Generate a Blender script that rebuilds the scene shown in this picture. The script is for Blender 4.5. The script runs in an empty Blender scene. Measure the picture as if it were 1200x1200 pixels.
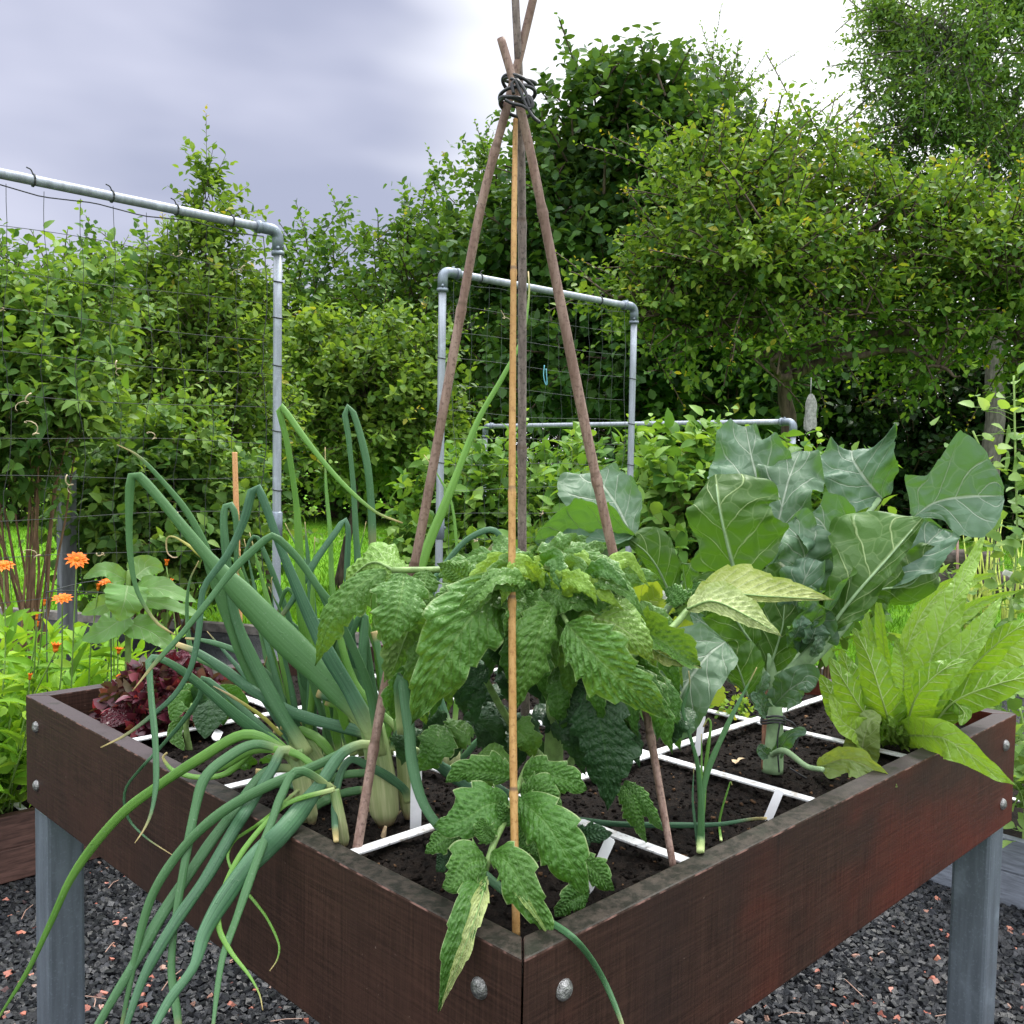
import bpy, bmesh, math, random
import numpy as np
from math import pi, sin, cos, radians
random.seed(7); RNG = np.random.default_rng(11)
S = bpy.context.scene; COL = S.collection
# ------------------------------------------------------------------ camera
FPX = 1136.0
CAM = np.array([-0.5669976, -0.54976089, 1.21944227])
M = np.array([[0.7108723282, 0.0262942332, -0.7028293863], [-0.7031008680, 0.0515725333, -0.7092174865], [0.0175983620, 0.9983230375, 0.0551489850]])
def P(x, y, d):                      # photo pixel + depth in metres -> place in the garden
    return CAM + M @ np.array([(x-600)/FPX, -(y-600)/FPX, -1.0]) * d
def ray_d(x, y, ax, val):            # depth at which the sight line meets the plane axis = val
    v = M @ np.array([(x-600)/FPX, -(y-600)/FPX, -1.0]); return (val - CAM[ax]) / v[ax]
def depth_of(p): return -(M.T @ (np.asarray(p) - CAM))[2]
def on(x, y, ax, val): return P(x, y, ray_d(x, y, ax, val))
cd = bpy.data.cameras.new('camera'); cam = bpy.data.objects.new('camera', cd); COL.objects.link(cam)
from mathutils import Matrix, Vector
mw = Matrix([list(M[0]) + [CAM[0]], list(M[1]) + [CAM[1]], list(M[2]) + [CAM[2]], [0, 0, 0, 1]])
cam.matrix_world = mw
cd.sensor_width = 36; cd.lens = FPX/1200*36; cd.clip_end = 500; cd.clip_start = 0.02
S.camera = cam
# ------------------------------------------------------------------ objects
def tag(o, label=None, cat=None, group=None, kind=None):
    if label: o['label'] = label
    if cat: o['category'] = cat
    if group: o['group'] = group
    if kind: o['kind'] = kind
    return o
def thing(name, label, cat, loc=(0, 0, 0), group=None):
    o = bpy.data.objects.new(name, None); COL.objects.link(o); o.location = [float(c) for c in loc]
    o.empty_display_size = .05
    return tag(o, label, cat, group)
class MB:
    def __init__(s): s.V = []; s.F = []; s.UV = []; s.T = []; s.Mi = []; s.n = 0
    def add(s, V, F, uv=None, tint=None, mi=0):
        V = np.asarray(V, float).reshape(-1, 3); k = len(V)
        s.V.append(V)
        if not isinstance(F, list) or np.ndim(F[0]) == 1: F = [F]
        for f in F:
            f = np.asarray(f, int)
            if len(f): s.F.append(f + s.n); s.Mi.append(np.full(len(f), mi))
        s.UV.append(np.zeros((k, 2)) if uv is None else np.asarray(uv, float))
        s.T.append(np.full(k, .5) if tint is None else np.broadcast_to(np.asarray(tint, float), (k,)))
        s.n += k; return s
    def box(s, x0, x1, y0, y1, z0, z1, mi=0):
        V = [(x, y, z) for x in (x0, x1) for y in (y0, y1) for z in (z0, z1)]
        return s.add(V, [[0, 1, 3, 2], [4, 6, 7, 5], [0, 4, 5, 1], [2, 3, 7, 6], [0, 2, 6, 4], [1, 5, 7, 3]], mi=mi)
    def prism(s, pts, h0, h1, mi=0):  # pts: ccw plan polygon
        n = len(pts); V = [(p[0], p[1], h0) for p in pts] + [(p[0], p[1], h1) for p in pts]
        F4 = [[i, (i+1) % n, n+(i+1) % n, n+i] for i in range(n)]
        return s.add(V, [F4, [list(range(n))[::-1]], [list(range(n, 2*n))]], mi=mi)
    def tube(s, pts, r, sides=8, flat=1.0, cap=True, tint=None, mi=0, flatdir=None):
        V, F, uv, tt = tube_geo(pts, r, sides, flat, flatdir)
        k = len(V)
        FF = [F]
        if cap: FF += [[list(range(sides))[::-1]], [list(range(k-sides, k))]]
        if tint is not None and np.ndim(tint): tint = np.repeat(np.asarray(tint, float), sides)
        return s.add(V, FF, uv, tint, mi)
    def build(s, name, mats, parent=None, smooth=True, bevel=0, loc=None):
        V = np.concatenate(s.V); me = bpy.data.meshes.new(name)
        sizes = np.concatenate([np.full(len(f), f.shape[1]) for f in s.F]); idx = np.concatenate([f.ravel() for f in s.F])
        org = np.zeros(3)
        if parent is not None: org = np.array(parent_org(parent))
        elif loc is not None: org = np.asarray(loc, float)
        V = V - org
        me.vertices.add(len(V)); me.vertices.foreach_set('co', V.astype(np.float32).ravel())
        me.loops.add(len(idx)); me.loops.foreach_set('vertex_index', idx.astype(np.int32))
        me.polygons.add(len(sizes)); st = np.concatenate([[0], np.cumsum(sizes)[:-1]])
        me.polygons.foreach_set('loop_start', st.astype(np.int32)); me.polygons.foreach_set('loop_total', sizes.astype(np.int32))
        mi = np.concatenate(s.Mi); me.polygons.foreach_set('material_index', mi.astype(np.int32))
        me.polygons.foreach_set('use_smooth', np.full(len(sizes), smooth))
        uvl = me.uv_layers.new(name='UVMap'); UV = np.concatenate(s.UV); uvl.data.foreach_set('uv', UV[idx].astype(np.float32).ravel())
        a = me.attributes.new('tint', 'FLOAT', 'POINT'); a.data.foreach_set('value', np.concatenate(s.T).astype(np.float32))
        me.update(calc_edges=True); me.validate()
        for m in (mats if isinstance(mats, (list, tuple)) else [mats]): me.materials.append(m)
        if bevel:
            b = bmesh.new(); b.from_mesh(me)
            es = [e for e in b.edges if len(e.link_faces) == 2 and e.calc_face_angle(0) > .5]
            bmesh.ops.bevel(b, geom=es, offset=bevel, segments=2, affect='EDGES', profile=.6)
            b.to_mesh(me); b.free()
        o = bpy.data.objects.new(name, me); COL.objects.link(o); o.location = [float(c) for c in (0, 0, 0)] if parent is not None else [float(c) for c in org]
        if parent is not None: o.parent = parent
        return o
def parent_org(o):
    v = np.zeros(3)
    while o is not None: v = v + np.array(o.location); o = o.parent
    return v
def spline(pts, n):                   # centripetal-ish Catmull-Rom through the points, n samples evenly by length
    p = np.asarray(pts, float)
    if len(p) == 2: p = np.array([p[0], (p[0]+p[1])/2, p[1]])
    q = np.vstack([2*p[0]-p[1], p, 2*p[-1]-p[-2]]); out = []
    for i in range(1, len(q)-2):
        t = np.linspace(0, 1, 24, endpoint=False)[:, None]
        a, b, c, d = q[i-1], q[i], q[i+1], q[i+2]
        m1 = (c-a)/2; m2 = (d-b)/2; L = np.linalg.norm(c[:2]-b[:2])+1e-9
        for m in (m1, m2):
            k = np.linalg.norm(m[:2])
            if k > 1.0*L: m *= 1.0*L/k
        out.append((2*t**3-3*t**2+1)*b + (t**3-2*t**2+t)*m1 + (-2*t**3+3*t**2)*c + (t**3-t**2)*m2)
    o = np.vstack(out + [p[-1:]])
    s = np.concatenate([[0], np.cumsum(np.linalg.norm(np.diff(o[:, :3], axis=0), axis=1))])
    u = np.linspace(0, s[-1], n)
    return np.stack([np.interp(u, s, o[:, k]) for k in range(o.shape[1])], 1)
def nrm(v): return v/(np.linalg.norm(v, axis=-1, keepdims=True)+1e-12)
def tangents(p): return nrm(np.gradient(p, axis=0))
def tube_geo(pts, r, sides=8, flat=1.0, flatdir=None):
    p = np.asarray(pts, float); n = len(p); r = np.broadcast_to(np.asarray(r, float), (n,)); T = tangents(p)
    if flatdir is not None:
        N = nrm(np.cross(T, np.broadcast_to(flatdir, T.shape)))
    else:
        a = np.array([0, 0, 1.]) if abs(T[0][2]) < .9 else np.array([1., 0, 0])
        N = np.zeros_like(p); N[0] = nrm(np.cross(T[0], a))
        for i in range(1, n):
            v = N[i-1] - T[i]*(N[i-1] @ T[i]); N[i] = nrm(v)
    B = np.cross(T, N); an = np.arange(sides)/sides*2*pi
    V = p[:, None, :] + r[:, None, None]*(np.cos(an)[None, :, None]*N[:, None, :] + flat*np.sin(an)[None, :, None]*B[:, None, :])
    i = np.arange(n-1)[:, None]*sides; j = np.arange(sides)[None, :]; k = (j+1) % sides
    F = np.stack([i+j, i+k, i+sides+k, i+sides+j], -1).reshape(-1, 4)
    uv = np.stack(np.broadcast_arrays((np.arange(sides)/sides)[None, :], np.linspace(0, 1, n)[:, None]), -1).reshape(-1, 2)
    return V.reshape(-1, 3), F, uv, None
# ------------------------------------------------------------------ materials
class NT:
    def __init__(s, name):
        s.m = bpy.data.materials.new(name); s.m.use_nodes = True; s.t = s.m.node_tree; s.t.nodes.clear()
        s.out = s.n('ShaderNodeOutputMaterial')
    def n(s, ty, **kw):
        o = s.t.nodes.new(ty)
        for k, v in kw.items(): setattr(o, k, v)
        return o
    def l(s, a, b): s.t.links.new(a, b)
    def put(s, sock, v):
        if isinstance(v, bpy.types.NodeSocket): s.l(v, sock)
        elif v is not None:
            if hasattr(sock.default_value, '__len__') and not hasattr(v, '__len__'): v = (v, v, v)
            if hasattr(v, '__len__') and len(v) == 3 and len(sock.default_value) == 4: v = tuple(v) + (1,)
            sock.default_value = v
    def math(s, op, a, b=None, c=None, clamp=False):
        o = s.n('ShaderNodeMath', operation=op, use_clamp=clamp)
        for i, v in enumerate((a, b, c)):
            if v is not None: s.put(o.inputs[i], v)
        return o.outputs[0]
    def mix(s, f, a, b, blend='MIX'):
        o = s.n('ShaderNodeMix', data_type='RGBA', blend_type=blend); s.put(o.inputs[0], f); s.put(o.inputs[6], a); s.put(o.inputs[7], b); return o.outputs[2]
    def step(s, x, lo, hi): 
        o = s.n('ShaderNodeMapRange', interpolation_type='SMOOTHSTEP'); s.put(o.inputs[0], x); o.inputs[1].default_value = lo; o.inputs[2].default_value = hi; return o.outputs[0]
    def noise(s, vec=None, scale=5, detail=3, rough=.5, col=False, scl=None):
        if scl is not None:
            mp = s.n('ShaderNodeMapping'); s.l(vec, mp.inputs[0]); mp.inputs[3].default_value = scl; vec = mp.outputs[0]
        o = s.n('ShaderNodeTexNoise'); o.inputs['Scale'].default_value = scale; o.inputs['Detail'].default_value = detail; o.inputs['Roughness'].default_value = rough
        if vec is not None: s.l(vec, o.inputs['Vector'])
        return o.outputs[1 if col else 0]
    def coord(s, which='Object'): return s.n('ShaderNodeTexCoord').outputs[which]
    def attr(s, nm): return s.n('ShaderNodeAttribute', attribute_name=nm).outputs['Fac']
    def bump(s, h, strength=.3, dist=.01, nrm=None):
        o = s.n('ShaderNodeBump'); o.inputs['Strength'].default_value = strength; o.inputs['Distance'].default_value = dist; s.l(h, o.inputs['Height'])
        if nrm is not None: s.l(nrm, o.inputs['Normal'])
        return o.outputs[0]
    def bsdf(s, col, rough=.5, spec=.5, metal=0, nrm=None, **kw):
        o = s.n('ShaderNodeBsdfPrincipled'); s.put(o.inputs['Base Color'], col); s.put(o.inputs['Roughness'], rough); s.put(o.inputs['Metallic'], metal); s.put(o.inputs['Specular IOR Level'], spec)
        if nrm is not None: s.l(nrm, o.inputs['Normal'])
        for k, v in kw.items(): s.put(o.inputs[k], v)
        return o.outputs[0]
    def done(s, sh): s.l(sh, s.out.inputs[0]); return s.m
    def leafy(s, col, tcol, tr, rough=.45, spec=.4, nrm=None):   # reflects on the lit side, lets some light through
        b = s.bsdf(col, rough, spec, nrm=nrm); t = s.n('ShaderNodeBsdfTranslucent'); s.put(t.inputs[0], tcol)
        if nrm is not None: s.l(nrm, t.inputs['Normal'])
        m = s.n('ShaderNodeMixShader'); m.inputs[0].default_value = tr; s.l(b, m.inputs[1]); s.l(t.outputs[0], m.inputs[2]); return s.done(m.outputs[0])
def tuple_mul(c, k): return tuple(x*k for x in c)
def leaf_mat(name, top, back, vein, nv=8, k=2.2, vw=.10, mid=.05, tr=.3, rough=.45, spec=.4, bump=.5, cell=0, cellw=.03, cellc=.18, pale_edge=0, var=.35, fine=60, crinkle=.4, vcol=.75, trc=None, veinb=None, yellow=0):
    t = NT(name); uv = t.n('ShaderNodeUVMap', uv_map='UVMap').outputs[0]
    ob = t.coord('Object'); sp = t.n('ShaderNodeSeparateXYZ'); t.l(uv, sp.inputs[0])
    s = t.math('ABSOLUTE', t.math('MULTIPLY_ADD', sp.outputs[0], 2, -1)); v = sp.outputs[1]
    wob = t.math('MULTIPLY_ADD', t.noise(ob, 22, 2), .5, -.25)
    q = t.math('ADD', t.math('SUBTRACT', t.math('MULTIPLY', v, nv), t.math('MULTIPLY', t.math('POWER', s, .85), k)), wob)
    pp = t.math('PINGPONG', q, .5)
    lat = t.math('SUBTRACT', 1, t.step(pp, vw*.25, vw)); lat = t.math('MULTIPLY', lat, t.math('SUBTRACT', 1, t.step(s, .55, 1.0)))
    midr = t.math('SUBTRACT', 1, t.step(t.math('ADD', s, t.math('MULTIPLY', v, mid*.4)), mid*.5, mid*1.15))
    vm = t.math('MAXIMUM', lat, midr)
    hgt = t.math('MULTIPLY', t.math('SUBTRACT', 1, vm), 1.0)
    if cell:
        vo = t.n('ShaderNodeTexVoronoi', feature='DISTANCE_TO_EDGE'); vo.inputs['Scale'].default_value = cell
        wv = t.n('ShaderNodeVectorMath', operation='MULTIPLY_ADD'); t.l(t.noise(ob, cell*.55, 2, .5, col=True), wv.inputs[0]); wv.inputs[1].default_value = (1.1/cell,)*3; t.l(ob, wv.inputs[2])
        t.l(wv.outputs[0], vo.inputs['Vector'])
        ce = t.math('SUBTRACT', 1, t.step(vo.outputs[0], cellw*.2, cellw)); 
        vm = t.math('MAXIMUM', vm, t.math('MULTIPLY', ce, cellc))
        hgt = t.math('ADD', hgt, t.math('MULTIPLY', t.step(vo.outputs[0], 0, .35), .9))
    rnd = t.n('ShaderNodeObjectInfo').outputs['Random']
    big = t.noise(ob, 9, 3); fi = t.noise(ob, fine, 3, .6)
    def vary(c):
        d = t.mix(t.step(big, .35, .7), tuple_mul(c, 1-var), tuple_mul(c, 1+var*.6))
        d = t.mix(t.math('MULTIPLY', rnd, .35), d, (c[0]*1.35, c[1]*1.1, c[2]*.7)); return d
    ct = t.mix(t.math('MULTIPLY', vm, vcol), vary(top), vein)
    if yellow: ct = t.mix(t.math('MULTIPLY', t.step(v, .55, 1.0), yellow), ct, (.38, .30, .06))
    if pale_edge: ct = t.mix(t.math('MULTIPLY', t.step(s, .93, .99), pale_edge), ct, (.35, .42, .2))
    cb = t.mix(t.math('MULTIPLY', vm, .8), vary(back), veinb or vein)
    bf = t.n('ShaderNodeNewGeometry').outputs['Backfacing']
    col = t.mix(bf, ct, cb)
    col = t.mix(t.math('MULTIPLY', t.step(fi, .45, .8), .14), col, t.mix(.5, col, (.5, .6, .4), 'MULTIPLY'))
    hh = t.math('ADD', hgt, t.math('MULTIPLY', fi, crinkle))
    nb = t.bump(hh, bump, .0045)
    tc = trc or (top[0]*2.2, top[1]*2.0, top[2]*.6)
    tcm = t.mix(t.math('MULTIPLY', vm, .7), tc, tuple_mul(tc, .55))
    return t.leafy(col, tcm, tr, rough, spec, nb)
def cloud_mat(name, dark, mid, light, tr=.35, rough=.5, spec=.16):   # foliage of trees and shrubs: tint 0..1 picks the leaf's own green
    t = NT(name); a = t.attr('tint'); ob = t.coord('Object')
    r = t.n('ShaderNodeValToRGB'); t.l(a, r.inputs[0]); e = r.color_ramp.elements
    e[0].color = (*dark, 1); e[1].color = (*light, 1); e[1].position = .86; m = e.new(.45); m.color = (*mid, 1)
    x = e.new(1.0); x.color = (light[0]*1.5+.06, light[1]*1.0, light[2]*.8, 1)
    c = t.mix(t.math('MULTIPLY', t.noise(ob, 30, 2), .3), r.outputs[0], (.5, .55, .5), 'MULTIPLY')
    bf = t.n('ShaderNodeNewGeometry').outputs['Backfacing']
    c = t.mix(t.math('MULTIPLY', bf, .25), c, (.11, .17, .07))
    tc = t.mix(1, c, (1.9, 1.8, .55), 'MULTIPLY')
    return t.leafy(c, tc, tr, rough, spec)
def plain(name, col, rough=.5, spec=.5, metal=0, var=.2, scale=20, bump=.1, col2=None, scl=(1, 1, 1)):
    t = NT(name); ob = t.coord('Object'); n = t.noise(ob, scale, 4, .6, scl=scl)
    c = t.mix(t.step(n, .3, .7), tuple_mul(col, 1-var), col2 or tuple_mul(col, 1+var))
    return t.done(t.bsdf(c, rough, spec, metal, t.bump(n, bump, .004)))
# ------------------------------------------------------------------ leaf and shoot builders
PROF = {
 'tom': lambda t: t**.62*(1-t)**1.12,
 'ovate': lambda t: t**.55*(1-t)**.85, 'round': lambda t: np.sqrt(np.clip(t*(1-t), 0, 1)), 'lance': lambda t: t**.6*(1-t)**1.0,
 'cabbage': lambda t: t**.62*(1-t)**.36, 'spoon': lambda t: t**1.1*(1-t)**.4, 'strap': lambda t: (t+.12)**.3*(1-t)**.7, 'heart': lambda t: (t+.03)**.28*(1-t)**.75,
}
def leaf(parent, mat, pts, w, prof='ovate', roll=0, fold=.12, curl=0., wave=0., wf=3, teeth=0., nt=6, puck=0., nv=8, k=2.2, up=True, N=34, K=9, wl=1., wr=1., name='leaf', petiole=0, thick=None, seed=None, tipcurl=0, pet_r=None):
    """pts: midrib as (px, py, depth); w: full width in photo pixels at the midrib's depth; roll turns the blade about its midrib (0 = faces the viewer)."""
    rs = np.random.default_rng(seed if seed is not None else int(abs(pts[0][0]*7+pts[-1][1]*13+w*3)))
    mid = spline([P(*p) for p in pts], N); T = tangents(mid)
    ln = np.linalg.norm(np.diff(mid, axis=0), axis=1).sum(); W = w*np.mean([p[2] for p in pts])/FPX/2
    t = np.linspace(0, 1, N); own = None
    if isinstance(prof, tuple): own = [np.interp(t, np.linspace(0, 1, len(o)), o) for o in prof]; own = [np.convolve(np.pad(o, 2, mode='edge'), [.1, .2, .4, .2, .1], 'valid') for o in own]; pr = np.maximum(*own)
    else: pr = PROF[prof](np.clip(t, 1e-4, 1-1e-4)); pr = pr/pr.max(); pr[-1] = .01; pr[0] = min(pr[0], .06)
    view = nrm(CAM - mid); side = nrm(np.cross(view, T)); nn = nrm(np.cross(T, side))
    a = radians(roll) if np.ndim(roll) == 0 else np.radians(np.interp(t, np.linspace(0, 1, len(roll)), roll))
    if np.ndim(a) == 0: a = np.full(N, a)
    ca, sa = np.cos(a)[:, None], np.sin(a)[:, None]
    side, nn = side*ca + nn*sa, nn*ca - side*sa
    sg = np.linspace(-1, 1, 2*K+1); s = np.sign(sg)*np.abs(sg)**.9
    A = np.abs(s)[None, :]; tt = t[:, None]; sgn = np.sign(s)[None, :]
    ws = np.where(s < 0, wr, wl)[None, :]
    ph = rs.uniform(0, 6.28, 6)
    hw = W*pr[:, None]*ws if own is None else W*np.where(s[None, :] > 0, own[0][:, None], own[1][:, None])
    saw = ((tt*nt + ph[0] + .25*sgn) % 1.0); hw = hw*(1 + teeth*(saw-.5)*A**2 + .5*teeth*np.sin(tt*nt*.37*6.28+ph[1]+sgn)*A)
    hw = hw*(1+.05*np.sin(tt*9+ph[2]+sgn))
    z = fold*A*hw + curl*hw*A**3 + wave*W*A**2*np.sin(tt*wf*6.28 + ph[3] + 1.7*sgn)*np.minimum(1, pr[:, None]*2) + wave*.5*W*A**2*np.sin(tt*wf*2.3*6.28 + ph[4] + 2.9*sgn)
    if puck:
        q = tt*nv - A**.85*k
        z = z + puck*(np.abs(np.sin(pi*q))**.7-.5)*(1-A**5)*np.minimum(1, A*4)*np.minimum(1, pr[:, None]*1.6)
        z = z + puck*.45*np.sin(q*2*pi*1.03+ph[5])*np.sin(A*17+ph[0]+tt*6)*(1-A**4)
    x = s[None, :]*hw*(1 - .12*abs(curl)*A**2)
    if not up: z = -z
    V = mid[:, None, :] + x[..., None]*side[:, None, :] + z[..., None]*nn[:, None, :]
    if tipcurl: V = V - nn[:, None, :]*(tipcurl*ln*tt**3)[..., None]
    C = 2*K+1; i = np.arange(N-1)[:, None]*C; j = np.arange(C-1)[None, :]
    F = np.stack([i+j, i+j+1, i+C+j+1, i+C+j], -1).reshape(-1, 4)
    if up: F = F[:, ::-1]
    uv = np.stack(np.broadcast_arrays((s[None, :]*.5+.5), tt), -1).reshape(-1, 2)
    mb = MB().add(V.reshape(-1, 3), F, uv)
    rr = pet_r or .022*2*W+.0006
    rib = mid - nn*(rr*1.0+puck*.4 if up else -rr*.55)
    keep = t < .9
    mb.tube(rib[keep], rr*(1-.85*t[keep]), 6, mi=1)
    return mb.build(name, [mat, STALK.get(mat.name, mat)], parent)
STALK = {}
def stalk(parent, mat, pts, r0, r1, name='stalk', sides=9, n=24, flat=1.0, nodes=()):
    p = spline([P(*q) for q in pts], n); d = np.mean([q[2] for q in pts])
    r = np.linspace(r0, r1, n)*d/FPX/2
    return MB().tube(p, r, sides, flat).build(name, mat, parent)
RIM, SOIL, BOT = .80, .772, .613
def keep_out(x, y, d, r):            # a drooping shoot lies on the soil, over the rim and outside the boards, never inside them
    for ax in (0, 1):
        h = ray_d(x, y, ax, -.004-r)
        if h > 0:
            p = P(x, y, h)
            if -.02 < p[1-ax] < 1.22 and BOT < p[2] < RIM+r: d = min(d, h)
    h = ray_d(x, y, 2, RIM+r)
    if h > 0:
        p = P(x, y, h)
        if min(p[0], p[1]) > -.005 and max(p[0], p[1]) < 1.205 and (min(p[0], p[1]) < .034 or max(p[0], p[1]) > 1.166): d = min(d, h)
    h = ray_d(x, y, 2, SOIL+r)
    if h > 0:
        p = P(x, y, h)
        if .02 < min(p[0], p[1]) and max(p[0], p[1]) < 1.18: d = min(d, h)
    return d
def shoot(parent, mat, pts, ws, d0, d1, name='leaf', flat=.56, sides=16, n=56, dm=None, keel=True):
    """hollow onion-like leaf: pts in photo pixels, ws = widths along it, depth runs from d0 to d1"""
    q = spline([(x, y, 0) for x, y in pts], n); t = np.linspace(0, 1, n)
    w = np.interp(t, np.linspace(0, 1, len(ws)), ws)
    d = d0 + (d1-d0)*t if dm is None else np.interp(t, [0, .5, 1], [d0, dm, d1])
    dd = np.array([keep_out(q[i, 0], q[i, 1], d[i], w[i]*d[i]/FPX*.5) for i in range(n)])
    for _ in range(3):
        e = dd.copy(); e[1:-1] = (dd[:-2]+dd[1:-1]*2+dd[2:])/4; dd = np.minimum(e, dd)
    p = np.array([P(q[i, 0], q[i, 1], dd[i]) for i in range(n)])
    r = np.maximum(w*dd/FPX/2, .0005)
    T = tangents(p); vw = nrm(CAM-p)
    B = nrm(np.cross(T, vw)); Nn = nrm(np.cross(B, T))
    tw = radians(18)*np.sin(t*4+len(pts)); ca, sa = np.cos(tw)[:, None], np.sin(tw)[:, None]
    B, Nn = B*ca+Nn*sa, Nn*ca-B*sa
    an = np.arange(sides)/sides*2*pi
    sd0 = pts[0][0]*.7+pts[-1][1]*.3; r = r*(1+.05*np.sin(t*19+sd0)+.035*np.sin(t*43+sd0*2))   # slight creases and swellings
    gr = ((an-pi/2-.5*np.sin(sd0)+pi) % (2*pi))-pi
    rad = r[:, None]*(1+.04*np.sin(an*3+1)[None, :]-.16*np.exp(-(gr/.32)**2)[None, :]*(.5+.5*np.sin(t*5+sd0))[:, None])
    V = p[:, None, :] + rad[..., None]*(np.cos(an)[None, :, None]*B[:, None, :] + flat*np.sin(an)[None, :, None]*Nn[:, None, :])
    i = np.arange(n-1)[:, None]*sides; j = np.arange(sides)[None, :]; k = (j+1) % sides
    F = np.stack([i+j, i+k, i+sides+k, i+sides+j], -1).reshape(-1, 4)
    uv = np.stack(np.broadcast_arrays((np.arange(sides)/sides)[None, :], t[:, None]), -1).reshape(-1, 2)
    return MB().add(V.reshape(-1, 3), [F, [list(range(sides))[::-1]], [list(range((n-1)*sides, n*sides))]], uv).build(name, mat, parent)
# leaves of trees, shrubs and herbs in one crown mesh
TPL6 = (np.array([(0, 0, 0), (.5, .32, .10), (.42, .68, .10), (0, 1, 0), (-.42, .68, .10), (-.5, .32, .10)]), np.array([[0, 1, 2, 3], [3, 4, 5, 0]]))
_m = [(0, 0, 0), (0, .33, .03), (0, .67, -.03), (0, 1, -.16)]; _r = [(.40, .17, .09), (.5, .42, .11), (.34, .74, .0)]
TPL10 = (np.array(_m + _r + [(-x, y, z) for x, y, z in _r]), [np.array([[0, 4, 5, 1], [1, 5, 6, 2], [0, 1, 8, 7], [1, 2, 9, 8]]), np.array([[2, 6, 3], [2, 3, 9]])])
def leafcloud(mb, c, dr, nr, L, W, tint, tpl=TPL6, mi=0):
    tv, tf = tpl; c = np.asarray(c); n = len(c)
    if n == 0: return
    dr = nrm(dr); sd = nrm(np.cross(dr, nr)); nr = np.cross(sd, dr)
    L = np.broadcast_to(L, (n,)); W = np.broadcast_to(W, (n,))
    V = c[:, None, :] + tv[None, :, 0, None]*(sd*W[:, None])[:, None, :] + tv[None, :, 1, None]*(dr*L[:, None])[:, None, :] + tv[None, :, 2, None]*(nr*L[:, None])[:, None, :]
    k = len(tv); base = (np.arange(n)*k)[:, None, None]
    tf = tf if isinstance(tf, list) else [tf]
    mb.add(V.reshape(-1, 3), [(base+f[None]).reshape(-1, f.shape[1]) for f in tf], np.tile(tv[:, :2]+[.5, 0], (n, 1)), np.repeat(np.broadcast_to(tint, (n,)), k), mi)
def vnoise(p, f=1.0, seed=0):         # cheap smooth noise, about -1..1
    r = np.random.default_rng(seed); s = np.zeros(np.shape(p)[:-1])
    for i in range(6):
        k = r.normal(size=3); k = k/np.linalg.norm(k)*f*(1+.45*i); s += np.sin(p @ k*6.28 + r.uniform(0, 6.28))/(1+.25*i)
    return s/3.2
# ------------------------------------------------------------------ sky and light
def make_world():
    w = bpy.data.worlds.new('World'); S.world = w; w.use_nodes = True; t = w.node_tree; t.nodes.clear()
    class W(NT):
        def __init__(s): s.t = t
    n = W(); out = n.n('ShaderNodeOutputWorld'); bg = n.n('ShaderNodeBackground')
    g = n.coord('Generated')
    sky = n.n('ShaderNodeTexSky', sky_type='NISHITA'); sky.sun_disc = False; sky.sun_elevation = radians(SUN_EL); sky.sun_rotation = radians(90-SUN_AZ)
    sky.air_density = 1; sky.dust_density = 3
    def dot(v):
        o = n.n('ShaderNodeVectorMath', operation='DOT_PRODUCT'); n.l(g, o.inputs[0]); o.inputs[1].default_value = v; return o.outputs['Value']
    sep = n.n('ShaderNodeSeparateXYZ'); n.l(g, sep.inputs[0]); z = sep.outputs[2]
    wt = nrm(P(880, 60, 1)-CAM); dk = nrm(P(330, 130, 1)-CAM)
    # coordinates across the cloud layer: right-hand direction and height
    rt = M[:, 0]
    nz = n.noise(g, 2.2, 3, .45, scl=(1, 1, 3.0)); nz2 = n.noise(g, 4, 3, .45, scl=(1, 1, 2.6))
    edge = n.math('ADD', n.math('ADD', dot(tuple(rt)), n.math('MULTIPLY', n.math('SUBTRACT', nz, .5), .28)), n.math('MULTIPLY', z, -.12))
    bright = n.step(edge, -.22, -.02)
    grey = n.mix(n.step(n.math('ADD', n.math('MULTIPLY', nz, .6), n.math('MULTIPLY', nz2, .4)), .36, .62), (.315, .335, .45), (.51, .52, .635))
    white = n.mix(n.step(nz2, .3, .7), (.93, .95, 1.0), (1.15, 1.16, 1.17))
    c = n.mix(bright, grey, white)
    behind = n.step(dot(tuple(M[:, 2])), -.1, .5)
    c = n.mix(behind, c, (1.3, 1.32, 1.4))
    zen = n.step(z, .45, .95)
    c = n.mix(zen, c, (ZEN, ZEN*1.01, ZEN*1.05))
    sk = n.mix(1, sky.outputs[0], (.1, .1, .1), 'MULTIPLY')
    c = n.mix(.12, c, sk)
    n.put(bg.inputs[0], c); bg.inputs[1].default_value = 1.0
    n.l(bg.outputs[0], out.inputs[0])
SUN_EL, SUN_AZ, ZEN = 58, 15, 3.6     # sun behind thin cloud ahead and to the right of the viewer
make_world()
sl = bpy.data.lights.new('sun', 'SUN'); sl.energy = 2.2; sl.angle = radians(10); sl.color = (1, .97, .9)
so = bpy.data.objects.new('sun', sl); COL.objects.link(so)
dv = Vector((cos(radians(SUN_EL))*cos(radians(SUN_AZ)), cos(radians(SUN_EL))*sin(radians(SUN_AZ)), sin(radians(SUN_EL))))
so.rotation_euler = dv.to_track_quat('Z', 'Y').to_euler()
S.view_settings.view_transform = 'Standard'; S.view_settings.look = 'None'; S.view_settings.exposure = 0.55; S.view_settings.gamma = 1
S.cycles.max_bounces = 8; S.cycles.transparent_max_bounces = 4; S.cycles.transmission_bounces = 6; S.cycles.diffuse_bounces = 4
S.cycles.use_denoising = True
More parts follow.
